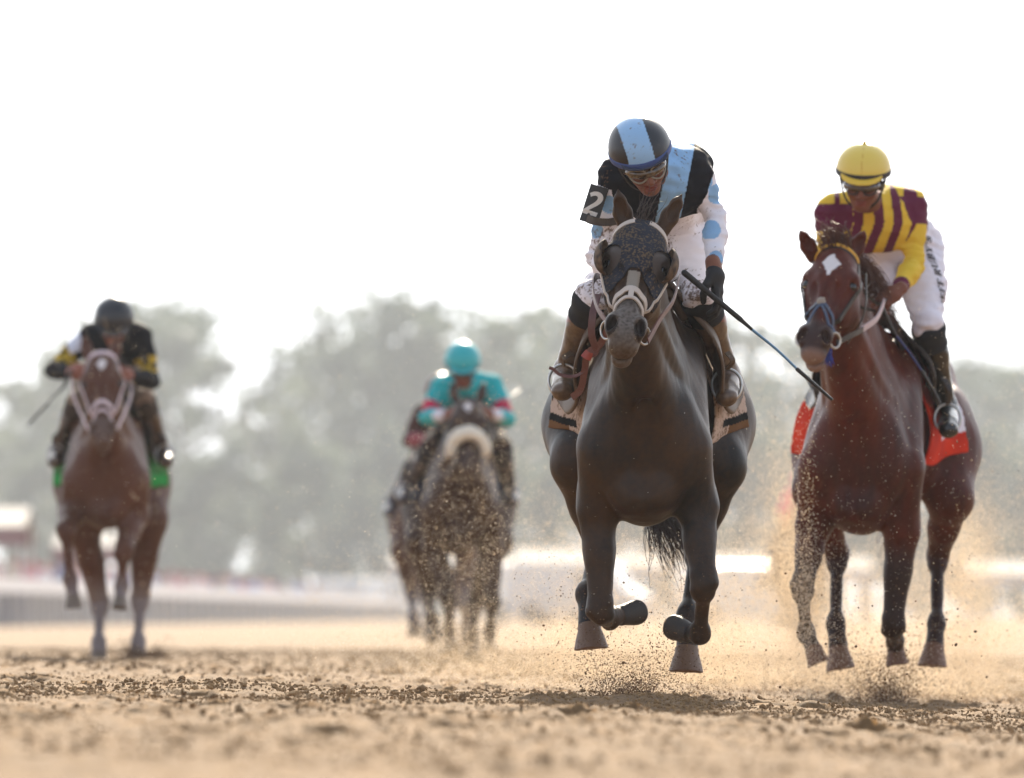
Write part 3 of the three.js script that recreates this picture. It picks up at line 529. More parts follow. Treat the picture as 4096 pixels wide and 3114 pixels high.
function riderFields(S) {
  const J = (a) => P(a[0] + (S.sx || 0), a[1] + (S.sy || 0), S.Z - a[2]), K = {};
  for (const k of ['head', 'neck', 'chest', 'pelvis', 'shL', 'shR', 'elL', 'elR', 'wrL', 'wrR', 'hipL', 'hipR', 'knL', 'knR', 'anL', 'anR', 'toeL', 'toeR']) K[k] = J(S[k]);
  const U = V(...S.up).normalize(), f0 = V(...S.face), Fc = f0.addScaledVector(U, -f0.dot(U)).normalize(), R = V().crossVectors(U, Fc);
  const Hd = (x, y, z) => K.head.clone().addScaledVector(R, x).addScaledVector(U, y).addScaledVector(Fc, z);
  const headLocal = (x, y, z) => { x -= K.head.x; y -= K.head.y; z -= K.head.z; return [x * R.x + y * R.y + z * R.z, x * U.x + y * U.y + z * U.z, x * Fc.x + y * Fc.y + z * Fc.z]; };
  const EH = (x, y, z, a, b, c, k = 0.02) => ell(Hd(x, y, z), a, b, c, k, R, U, Fc);
  const ax = K.shR.clone().sub(K.shL).normalize();
  const mid = along(K.pelvis, K.chest, 0.5);
  const torso = grp([
    cone(K.pelvis, mid, 0.125, 0.12, 0.05, ax, 1.15), cone(mid, K.chest, 0.12, 0.135, 0.06, ax, 1.18),
    cone(along(K.shL, K.shR, 0.12), along(K.shL, K.shR, 0.88), 0.072, 0.072, 0.07), cone(along(K.chest, K.neck, 0.3), K.neck, 0.085, 0.058, 0.06),
    ...(S.back ? [cone(J(S.back), K.chest, S.backR || 0.12, 0.11, 0.08, ax, 1.2)] : []),
  ]);
  const ak = S.armK || 1, arm = (s) => grp([cone(K['sh' + s], along(K['sh' + s], K['el' + s], 0.45), 0.062, 0.052 * ak, 0.03), cone(along(K['sh' + s], K['el' + s], 0.4), K['el' + s], 0.052 * ak, 0.041 * ak, 0.03), cone(K['el' + s], along(K['el' + s], K['wr' + s], 0.35), 0.042 * ak, 0.042 * ak, 0.02), cone(along(K['el' + s], K['wr' + s], 0.3), K['wr' + s], 0.042 * ak, 0.027, 0.03)]);
  const thigh = (s) => grp([cone(K['hip' + s], along(K['hip' + s], K['kn' + s], 0.55), 0.105, 0.085, 0.04), cone(along(K['hip' + s], K['kn' + s], 0.5), K['kn' + s], 0.085, 0.058, 0.04), ell(K['kn' + s], 0.058, 0.06, 0.058, 0.03)]);
  const calf = (s) => { const k = K['kn' + s], a = K['an' + s], t = K['toe' + s], d = t.clone().sub(a).normalize(); return grp([cone(along(k, a, -0.02), along(k, a, 0.35), 0.054, 0.055, 0.03), cone(along(k, a, 0.3), a, 0.055, 0.036, 0.03), cone(a.clone().addScaledVector(d, -0.05), a, 0.033, 0.038, 0.025), cone(a.clone().addScaledVector(d, 0.01).add(V(0, -0.02, 0)), t, 0.036, 0.03, 0.03, ax, 1.2)]); };
  const head = grp([
    EH(0, 0.03, -0.01, 0.076, 0.1, 0.095), EH(0, -0.035, 0.03, 0.06, 0.088, 0.062, 0.03), EH(0, -0.1, 0.058, 0.032, 0.024, 0.03, 0.025),
    cone(Hd(0, 0.01, 0.09), Hd(0, -0.036, 0.112), 0.0095, 0.0145, 0.012), EH(-0.014, -0.042, 0.098, 0.011, 0.009, 0.012, 0.008), EH(0.014, -0.042, 0.098, 0.011, 0.009, 0.012, 0.008),
    EH(-0.038, -0.034, 0.068, 0.024, 0.024, 0.022, 0.02), EH(0.038, -0.034, 0.068, 0.024, 0.024, 0.022, 0.02), EH(0, 0.028, 0.082, 0.055, 0.012, 0.016, 0.02),
    cut(EH(-0.031, 0.006, 0.1, 0.018, 0.012, 0.018, 0.012)), cut(EH(0.031, 0.006, 0.1, 0.018, 0.012, 0.018, 0.012)),
    EH(0, -0.067, 0.09, 0.025, 0.0065, 0.01, 0.006), cut(EH(0, -0.0745, 0.1, 0.026 * (S.smile || 1), 0.0028, 0.016, 0.004)), EH(0, -0.082, 0.087, 0.021, 0.007, 0.01, 0.006),
    EH(-0.077, -0.012, -0.005, 0.01, 0.031, 0.019, 0.008), EH(0.077, -0.012, -0.005, 0.01, 0.031, 0.019, 0.008),
    cone(Hd(0, -0.06, -0.025), K.neck, 0.056, 0.06, 0.03),
  ]);
  const Fh = (s) => { const h = S['hand' + s]; return grp(handPrims(K['wr' + s], h ? V(...h.dir) : K['wr' + s].clone().sub(K['el' + s]), h ? V(...h.side) : V(0, -1, 0), h ? V(...h.pal) : V(s === 'L' ? 1 : -1, 0, 0), h?.curl || [0.7, 1.0, 0.8], h?.scale || 1, h?.thumb ?? 0.7)); };
  return { J, K, U, Fc, R, Hd, headLocal, EH, ax, torso, armL: arm('L'), armR: arm('R'), thighL: thigh('L'), thighR: thigh('R'), calfL: calf('L'), calfR: calf('R'), head, handL: Fh('L'), handR: Fh('R') };
}
const armT = (K, s, x, y, z) => { // where along the sleeve: 0 shoulder, 1 elbow, 2 wrist
  const p = V(x, y, z), seg = (a, b) => { const d = b.clone().sub(a), t = clamp(p.clone().sub(a).dot(d) / d.lengthSq(), 0, 1); return [t, p.distanceTo(a.clone().addScaledVector(d, t))]; };
  const u = seg(K['sh' + s], K['el' + s]), v = seg(K['el' + s], K['wr' + s]); return u[1] < v[1] ? [u[0], u[1]] : [1 + v[0], v[1]];
};
function buildRider(S) {
  const Q = riderFields(S), { K } = Q, base = V(K.pelvis.x, K.pelvis.y, K.pelvis.z), c = S.cell;
  const T = thing('person', S.label, 'person', base, 'riders on the racehorses');
  // body
  const all = [Q.torso, Q.armL, Q.armR, Q.thighL, Q.thighR, Q.calfL, Q.calfR, Q.head, Q.handL, Q.handR];
  const bodyF = field(all, (g) => (x, y, z) => { let d = g[0](x, y, z) + 0.014; for (let i = 1; i < 10; i++) { const e = g[i](x, y, z, d + 0.06); if (i < 3) d = smin(d, e + 0.004, 0.03); else if (i < 7) d = smin(d, e + 0.014, 0.03); else d = smin(d, e, i < 8 ? 0.03 : 0.012); } return d; });
  const skin = (x, y, z) => { const h = Q.headLocal(x, y, z); let k = mix3(S.skin, lin(120, 70, 54), 0.25 + 0.5 * clamp(N3(x * 30, y * 30, z * 30) + 0.2, 0, 1) * 0.6);
    if (Math.abs(h[0]) < 0.024 && h[1] > -0.09 && h[1] < -0.061 && h[2] > 0.075 && h[2] < 0.15) k = mix3(k, lin(128, 58, 52), 0.6);
    if (h[2] < 0.02 && h[1] > -0.03 && Math.abs(h[0]) < 0.1 && h[1] < 0.2 && h[2] > -0.15) k = lin(32, 24, 20);
    return k; };
  const skinMat = new THREE.MeshPhysicalMaterial({ vertexColors: true, roughness: 0.5, specularIntensity: 0.5, bumpMap: grainOf(9), bumpScale: 0.0006 });
  const hb = bounds([Q.head], 0.012), bodyParts = [], fine = S.fine || c;
  const near = (p, r) => (x, y, z) => (x - p.x) ** 2 + (y - p.y) ** 2 + (z - p.z) ** 2 < r * r;
  const inHead = near(Q.Hd(0, -0.02, 0.01), 0.165), inL = near(along(K.wrL, Q.handL.c, 0.8), 0.15), inR = near(along(K.wrR, Q.handR.c, 0.8), 0.15);
  const zones = [[inHead, hb, fine], [inL, bounds([Q.handL], 0.006), S.handCell || fine], [inR, bounds([Q.handR], 0.006), S.handCell || fine]];
  const inb = (b, x, y, z) => b.min.x < x && b.min.y < y && b.min.z < z && b.max.x > x && b.max.y > y && b.max.z > z;
  const shrink = zones.map(([, b]) => b.clone().expandByScalar(-0.012));
  bodyParts.push(meshField(bodyF, bounds(all), Math.max(c, 0.009), skin, (x, y, z) => !zones.some(([n], i) => n(x, y, z) && inb(shrink[i], x, y, z))));
  for (const [n, b, ce] of zones) bodyParts.push(meshField(bodyF, b, ce, skin, (x, y, z) => n(x, y, z)));
  put(T, 'body', merge(bodyParts), skinMat);
  // jacket
  const wrinkle = (x, y, z, a) => a * (N3(x * 11, y * 30, z * 11) + 0.6 * N3(x * 24, y * 14, z * 24));
  const planeAt = (p, n) => (x, y, z) => (x - p.x) * n.x + (y - p.y) * n.y + (z - p.z) * n.z;
  const spine = K.pelvis.clone().sub(K.chest).normalize(), waist = planeAt(S.waist ? Q.J(S.waist) : along(K.pelvis, K.chest, 0.28), S.waistN ? V(...S.waistN).normalize() : spine);
  const cuff = ['L', 'R'].map(s => { const d = K['wr' + s].clone().sub(K['el' + s]).normalize(); return planeAt(K['wr' + s].clone().addScaledVector(d, -(S.cuff ?? 0.02)), d); });
  const off = S.loose ?? 0.008;
  const sleeveFold = (x, y, z) => { let w = 0; for (const s of ['L', 'R']) { const e = K['el' + s], d = Math.hypot(x - e.x, y - e.y, z - e.z); if (d < 0.16) w += (1 - d / 0.16) * 0.0035 * Math.sin((y - e.y) * 190 + 6 * N3(x * 14, y * 9, z * 14)); } return w; };
  const jacketF = field([Q.torso, Q.armL, Q.armR], (g) => (x, y, z) => {
    let d = smax(g[0](x, y, z), waist(x, y, z), 0.02);
    d = smin(d, smax(g[1](x, y, z), cuff[0](x, y, z), 0.006), 0.05); d = smin(d, smax(g[2](x, y, z), cuff[1](x, y, z), 0.006), 0.05);
    return d - off - wrinkle(x, y, z, S.wrinkle ?? 0.006) - (c < 0.008 ? sleeveFold(x, y, z) : 0);
  });
  const jb = bounds([Q.torso, Q.armL, Q.armR], 0.04);
  put(T, 'jacket', meshField(jacketF, jb, c, (x, y, z, a, b, d) => {
    const tl = armT(K, 'L', x, y, z), tr = armT(K, 'R', x, y, z), t = Q.torso.f(x, y, z), al = Q.armL.f(x, y, z), ar = Q.armR.f(x, y, z);
    return S.jacket(x, y, z, { Q, K, t, al, ar, tl: tl[0], tr: tr[0], onL: al < t - 0.004 && al < ar, onR: ar < t - 0.004 && ar < al, n: [a, b, d] });
  }), clothMat(0.75));
  // breeches
  const kneeCut = ['L', 'R'].map(s => { const d = K['kn' + s].clone().sub(K['hip' + s]).normalize(); return planeAt(K['kn' + s].clone().addScaledVector(d, S.kneeCut ?? 0.055), d); });
  const hips = grp([cone(K.pelvis, along(K.pelvis, K.chest, 0.9), 0.128, 0.128, 0.04, Q.ax, 1.17), ell(along(K.hipL, K.hipR, 0.5), 0.13, 0.11, 0.12, 0.05)]);
  const breechF = field([hips, Q.thighL, Q.thighR], (g) => (x, y, z) => {
    const h = g[0](x, y, z); let d = h; d = smin(d, smax(g[1](x, y, z), kneeCut[0](x, y, z), 0.01), 0.05); d = Math.min(d, smin(h, smax(g[2](x, y, z), kneeCut[1](x, y, z), 0.01), 0.05));
    return d - 0.009 - wrinkle(x, y, z, 0.008);
  });
  const br = put(T, 'breeches', meshField(breechF, bounds([hips, Q.thighL, Q.thighR], 0.03), c, S.breeches), clothMat(0.8));
  Q.breechF = breechF; Q.jacketF = jacketF; Q.breeches = br;
  // boots
  for (const s of ['L', 'R']) {
    const d = K['an' + s].clone().sub(K['kn' + s]).normalize(), top = planeAt(along(K['kn' + s], K['an' + s], S.bootTop ?? 0.2), d.clone().negate());
    const bf = field([Q['calf' + s]], (g) => (x, y, z) => smax(g[0](x, y, z), top(x, y, z), 0.006) - 0.007 - wrinkle(x, y, z, 0.003));
    const b = put(T, 'boot', meshField(bf, bounds([Q['calf' + s]], 0.02), c, (x, y, z) => S.boot(x, y, z, K, s)), new THREE.MeshPhysicalMaterial({ vertexColors: true, roughness: S.bootRough ?? 0.35, clearcoat: 0.25, bumpMap: grainOf(5), bumpScale: 0.001 }));
    const k1 = along(K['kn' + s], K['an' + s], S.sockAt ?? 0.12), sock = field([Q['thigh' + s], Q['calf' + s]], (g) => (x, y, z) => { const dd = smin(g[0](x, y, z), g[1](x, y, z), 0.03) - 0.014; return smax(dd, Math.hypot(x - k1.x, y - k1.y, z - k1.z) - 0.092, 0.01); });
    put(T, 'knee_sock', meshField(sock, new THREE.Box3(k1.clone().addScalar(-0.125), k1.clone().addScalar(0.125)), Math.max(c, 0.006), null), plainMat(...(S.sock || [26, 25, 28]), 0.85));
  }
  if (S.glove) for (const s of S.glove) {
    const d = K['wr' + s].clone().sub(K['el' + s]).normalize(), top = planeAt(K['wr' + s].clone().addScaledVector(d, 0.008), d.clone().negate());
    const gf = field([Q['hand' + s]], (g) => (x, y, z) => smax(g[0](x, y, z), top(x, y, z), 0.004) - 0.0022);
    put(T, 'glove', meshField(gf, bounds([Q['hand' + s]], 0.01), 0.0032, null), plainMat(24, 23, 26, 0.7, { bumpMap: grainOf(8), bumpScale: 0.0008 }));
  }
  // helmet: cover, band, peak, button; goggles
  const E = Q.EH, tilt = S.helmetTilt ?? 0.12, hm = (y) => (x, yy, z) => { const h = Q.headLocal(x, yy, z); return y + tilt * h[2] - h[1]; };
  const dome = grp([E(0, 0.045, -0.008, 0.108, 0.112, 0.13), E(0, 0.05, -0.03, 0.104, 0.1, 0.11, 0.05)]), low = hm(S.helmetLow ?? 0.028);
  const domeF = field([dome], (g) => (x, y, z) => smax(g[0](x, y, z), low(x, y, z), 0.008) - 0.002 - (S.capFolds || 0) * N3(x * 17, y * 9, z * 17));
  const Hm = put(T, 'helmet', meshField(domeF, bounds([dome], 0.02), Math.min(c, 0.005), (x, y, z) => S.helmet(...Q.headLocal(x, y, z), x, y, z)), new THREE.MeshPhysicalMaterial({ vertexColors: true, roughness: 0.42, clearcoat: 0.2, clearcoatRoughness: 0.3, bumpMap: grainOf(6), bumpScale: 0.0006 }));
  const bandLow = hm((S.helmetLow ?? 0.028) - 0.003), bandHigh = hm((S.helmetLow ?? 0.028) + 0.024);
  const bandF = field([dome], (g) => (x, y, z) => smax(smax(g[0](x, y, z) - 0.005, bandLow(x, y, z), 0.003), -bandHigh(x, y, z), 0.003));
  put(Hm, 'band', meshField(bandF, bounds([dome], 0.02), Math.min(c, 0.0045), null), plainMat(...S.band, 0.6));
  if (S.peak) {
    const pk = grp([ell(Q.Hd(0, (S.helmetLow ?? 0.028) + 0.012 + tilt * 0.12, 0.085), 0.094, 0.0065, S.peakLen || 0.082, 0.01, Q.R, Q.U.clone().addScaledVector(Q.Fc, 0.28).normalize(), Q.Fc.clone().addScaledVector(Q.U, -0.28).normalize())]);
    put(Hm, 'peak', meshField(field([pk], (g) => (x, y, z) => smax(g[0](x, y, z), 0.03 - Q.headLocal(x, y, z)[2], 0.004)), bounds([pk], 0.012), 0.004, null), plainMat(...S.peak, 0.5));
  }
  if (S.button) { const p = Q.Hd(0, 0.165, -0.02); put(Hm, 'button', new THREE.SphereGeometry(0.011, 12, 8).scale(1, 1.2, 1).translate(p.x, p.y, p.z), plainMat(...S.button, 0.6)); }
  const lens = grp([E(0, 0.002, 0.062, 0.073, 0.031, 0.058), E(0, 0.0, 0.05, 0.08, 0.026, 0.04, 0.02), cut(E(0, -0.045, 0.12, 0.016, 0.03, 0.04, 0.012))]);
  const gg = put(T, 'goggles', meshField(field([lens], (g) => g[0]), bounds([lens], 0.01), 0.0042, S.lens), new THREE.MeshPhysicalMaterial({ vertexColors: true, roughness: 0.16, clearcoat: 0.8, clearcoatRoughness: 0.1 }));
  const rim = []; for (const q of [-1, 1]) rim.push(tube([0, 1, 2, 3, 4, 5, 6, 7].map(i => { const a = i / 8 * 6.2832; return Q.Hd(q * (0.04 + 0.034 * Math.cos(a)), 0.0 + 0.03 * Math.sin(a), 0.113 - 0.05 * Math.max(0, Math.cos(a)) ** 2 - 0.008 * Math.abs(Math.sin(a))); }).concat([Q.Hd(q * 0.0738, 0, 0.064)]), 0.0038, 40, 6));
  put(gg, 'rim', merge(rim), plainMat(...(S.rim || [30, 28, 26]), 0.4));
  for (const q of [-1, 1]) put(gg, 'strap', strap(curve([Q.Hd(q * 0.076, 0.0, 0.05), Q.Hd(q * 0.097, 0.012, 0.0), Q.Hd(q * 0.085, 0.03, -0.07), Q.Hd(0, 0.035, -0.13)], 16), [...Array(17).keys()].map(() => Q.R.clone().multiplyScalar(q)), 0.02, 0.003), plainMat(28, 28, 30, 0.8));
  put(Hm, 'chin_strap', merge([-1, 1].map(q => strap(curve([Q.Hd(q * 0.1, 0.03, 0.01), Q.Hd(q * 0.088, -0.03, 0.012), Q.Hd(q * 0.06, -0.09, 0.025), Q.Hd(0, -0.128, 0.035)], 14), [...Array(15).keys()].map(() => Q.R.clone().multiplyScalar(q).addScaledVector(Q.Fc, 0.5)), 0.016, 0.003))), plainMat(26, 25, 26, 0.7));
  Q.T = T; return Q;
}
const SKIN = lin(124, 82, 62);
const WHITE = lin(232, 228, 232), SKYB = lin(142, 182, 218), INK = lin(24, 24, 30), MUD = lin(104, 80, 58);
const spatter = (c, x, y, z, amt) => { const a = N3(x * 55, y * 55, z * 55), b = N3(x * 130, y * 130, z * 130), m = fbm(x * 6 + 3, y * 6, z * 6, 2); return mix3(c, MUD, clamp((a * 0.6 + b * 0.7 + m * 1.1 - 0.5 + amt) * 3.2, 0, 0.85)); };
const mainDots = (J) => [[2438, 816, 0.22, 34], [2380, 921, 0.18, 30], [2812, 727, 0.2, 36], [2866, 777, 0.17, 36], [2842, 921, 0.22, 38], [2864, 1032, 0.3, 28], [2405, 1025, 0.18, 26], [2812, 640, 0.12, 20]].map(([a, b, c, r]) => [J([a, b, c]), r / 1040]);
const MAINRIDER = {
  label: 'rider in white polka-dot sleeves and dark vest looking down from the front grey horse', Z: 30.6, cell: 0.0045, fine: 0.0032, handCell: 0.0032,
  head: [2572, 642, 0.5], up: [-0.2, 0.78, 0.58], face: [0.2, -0.58, 0.8], neck: [2610, 690, 0.32], chest: [2640, 735, 0.16], pelvis: [2690, 890, -0.42], back: [2700, 690, -0.1], backR: 0.125,
  shL: [2462, 715, 0.2], shR: [2768, 678, 0.14], elL: [2392, 1030, 0.12], wrL: [2480, 1130, 0.42], elR: [2862, 868, 0.14], wrR: [2858, 1082, 0.3],
  hipL: [2610, 930, -0.4], hipR: [2760, 900, -0.4], knL: [2372, 1195, 0.1], knR: [2800, 1190, 0.12], anL: [2262, 1485, -0.16], anR: [2908, 1490, -0.16], toeL: [2250, 1565, 0.02], toeR: [2908, 1590, 0.02],
  handR: { dir: [0.2, -1, 0.12], side: [0.15, 0.25, -1], pal: [-1, -0.15, 0.1], curl: [0.12, 0.45, 0.6], thumb: 0.8, scale: 1.12 },
  waist: [2660, 850, 0.05], waistN: [0.1, -1, -0.55], cuff: 0.03, smile: 1.15, skin: SKIN, glove: ['R', 'L'], wrinkle: 0.008, kneeCut: 0.06, bootTop: 0.27, peak: [34, 40, 62], peakLen: 0.05, loose: 0.005, armK: 0.86,
  helmetTilt: 0.1, helmetLow: 0.03, band: [52, 74, 128],
  helmet: (hx, hy, hz, x, y, z) => { let c = Math.abs(hx + 0.014) < 0.05 ? SKYB : lin(19, 20, 27); return spatter(c, x, y, z, -0.02); },
  lens: (x, y, z) => mix3(lin(96, 78, 58), lin(58, 46, 36), clamp(0.5 + 1.5 * N3(x * 60, y * 60, z * 60), 0, 1)), rim: [140, 132, 118],
  jacket: (x, y, z, m) => {
    let c;
    const K = m.K, lx = x - K.chest.x, ly = y - K.chest.y;
    if (m.onL || m.onR) {
      c = (m.onL ? m.tl : m.tr) < 0.1 ? INK : WHITE;
      if (c === WHITE) for (const [p, r] of MAINRIDER.dots) if ((x - p.x) ** 2 + (y - p.y) ** 2 + ((z - p.z) * 0.6) ** 2 < r * r * 1.25) c = SKYB;
      return spatter(c, x, y, z, m.onL ? 0.2 : 0.04 + 0.18 * (m.tr < 1 ? 1 : 0));
    }
    const xc = 0.058 + 0.2 * ly, band = Math.abs(lx - xc) < 0.047;
    c = band ? SKYB : INK; return spatter(c, x, y, z, band ? -0.02 : -0.15);
  },
  breeches: (x, y, z) => spatter(WHITE, x, y, z, y < MAINRIDER.kneeY ? 0.3 : 0.08),
  boot: (x, y, z, K, s) => { const t = (K['kn' + s].y - y) / (K['kn' + s].y - K['an' + s].y); let c = t < 0.33 ? lin(126, 42, 48) : lin(60, 44, 34); c = mix3(c, lin(122, 96, 70), clamp(0.45 + 0.9 * fbm(x * 16, y * 16, z * 16, 3) + 0.3 * N3(x * 80, y * 80, z * 80), 0, 0.8)); return c; },
};
MAINRIDER.dots = mainDots((a) => P(a[0], a[1], 30.6 - a[2])); MAINRIDER.kneeY = P(2800, 1120, 30.5).y;
const mainRider = buildRider(MAINRIDER);
// ---------------------------------------------------------------- tack of the grey horse
const leather = (r, g, b, rough = 0.45) => plainMat(r, g, b, rough, { bumpMap: grainOf(6), bumpScale: 0.0008, clearcoat: 0.15, clearcoatRoughness: 0.4 });
const steel = new THREE.MeshStandardMaterial({ color: 0xb9b6b0, metalness: 0.95, roughness: 0.28 });
function sub(parent, name) { const g = new THREE.Group(); g.name = name; parent.add(g); g.updateMatrixWorld(true); return g; }
const shellField = (Q, outer, inner, region) => field([Q.torso], (g) => (x, y, z) => { const d = g[0](x, y, z); return smax(smax(d - outer, inner - d, 0.003), region(x, y, z), 0.005); });
const horseLocal = (Q, x, y, z) => { const w = Q.o.withers, dx = x - w.x, dz = z - w.z; return [dx * Q.X.x + dz * Q.X.z, y, dx * Q.Fw.x + dz * Q.Fw.z]; };
// saddle cloth: hangs over both flanks; hem(zl) is its lower edge, front/back its ends
function saddleCloth(Q, { label, front, back, hem, color, cell = 0.007, flare = 0.014 }) {
  const reg = (x, y, z) => { const l = horseLocal(Q, x, y, z); return Math.max(l[2] - front, back - l[2] + 0.02 * N3(y * 7, 2, l[0]), hem(l[2]) + 0.03 * N3(l[2] * 7, l[0] * 2, 8) - y); };
  const f = shellField(Q, flare + 0.012, flare, reg), w = Q.o.withers;
  const f2 = field([Q.torso], (g) => (x, y, z) => { const l = horseLocal(Q, x, y, z), fl = flare + 0.012 * sstep(-l[2], 0.28, 0.56) * sstep(w.y - y, 0.1, 0.4) + 0.008 * N3(l[2] * 9, y * 3, 5), d = g[0](x, y, z); return smax(smax(d - fl - 0.012, fl - d, 0.003), reg(x, y, z), 0.004); });
  const b = new THREE.Box3(V(w.x - 0.62, w.y - 0.75, w.z - 0.95), V(w.x + 0.62, w.y + 0.1, w.z + 0.25));
  const base = V(w.x, w.y, w.z), T = thing('saddle_cloth', label, 'saddle cloth', base, 'saddle cloths');
  put(T, 'cloth', meshField(f2, b, cell, (x, y, z) => color(x, y, z, horseLocal(Q, x, y, z))), clothMat(0.85));
  return { T, f: f2 };
}
function racingSaddle(Q, R, { label, col, flapTo = -0.38, cell = 0.007, lift = 0.02, fwd = 0.1 }) {
  const w = Q.o.withers, reg = (x, y, z) => { const l = horseLocal(Q, x, y, z), t = clamp((w.y - y) / 0.5, 0, 1); return Math.max((Math.hypot((l[2] - fwd + 0.26) / 0.26, (w.y - 0.08 - y) / (-flapTo - 0.08)) - 1) * 0.26, w.y - 0.12 - y > 0 ? -1 : -1); };
  const f = field([Q.torso], (g) => (x, y, z) => { const d = g[0](x, y, z), fl = 0.04 + lift * sstep(w.y - y, 0.1, 0.4); return smax(smax(d - fl - 0.016, fl - d, 0.004), reg(x, y, z), 0.01); });
  const T = thing('racing_saddle', label, 'saddle', V(w.x, w.y, w.z), 'racing saddles');
  put(T, 'flap', meshField(f, new THREE.Box3(V(w.x - 0.5, w.y - 0.6, w.z - 0.6), V(w.x + 0.5, w.y + 0.15, w.z + 0.2)), cell, null), col);
  put(T, 'pommel', tube([Q.rel(w, -0.13, -0.06, 0.06), Q.rel(w, -0.07, 0.03, 0.08), Q.rel(w, 0.07, 0.03, 0.08), Q.rel(w, 0.13, -0.06, 0.06)], 0.022, 16, 8), col);
  for (const s of ['L', 'R']) {
    const a = R.K['an' + s], t = R.K['toe' + s], c = along(a, t, 0.62).add(V(0, 0.01, 0)), q = s === 'L' ? -1 : 1, n = [...Array(13).keys()].map(i => { const u = i / 12 * 6.2832; return c.clone().add(V(Math.cos(u) * 0.058, Math.sin(u) * 0.064, -0.012 * Math.sin(u))); });
    put(T, 'stirrup_iron', tube(n, 0.0062, 40, 7), steel);
    const top = Q.rel(w, q * 0.3, -0.2, -0.02), bot = c.clone().add(V(0, 0.065, 0)); put(T, 'stirrup_leather', strap(curve([top, along(top, bot, 0.5).add(V(q * 0.02, 0, 0.03)), bot], 14), [...Array(15).keys()].map(() => V(q * 0.5, 0, 1)), 0.022, 0.005), col);
  }
  return T;
}
function whip(label, pts, grip, shaft, flap) {
  const T = thing('riding_whip', label, 'whip', pts[0].clone()), d = pts[2].clone().sub(pts[1]).normalize(), e = pts[1].clone().addScaledVector(d, 0.06), k = pts[3].clone().addScaledVector(d, -0.17);
  put(T, 'handle', tube([pts[0], along(pts[0], pts[1], 0.5), pts[1]], 0.0125, 12, 10, 0.0105), grip); put(T, 'collar', tube([pts[1], along(pts[1], e, 0.5), e], 0.009, 8, 8, 0.006), grip);
  put(T, 'shaft', tube([e, along(e, k, 0.5).add(V(0, 0.006, 0)), k], 0.0058, 16, 8, 0.005), shaft); put(T, 'flap', tube([along(e, k, 0.97), k, along(k, pts[3], 0.25), along(k, pts[3], 0.75), pts[3]], 0.0085, 20, 8, 0.0062), flap);
  return T;
}
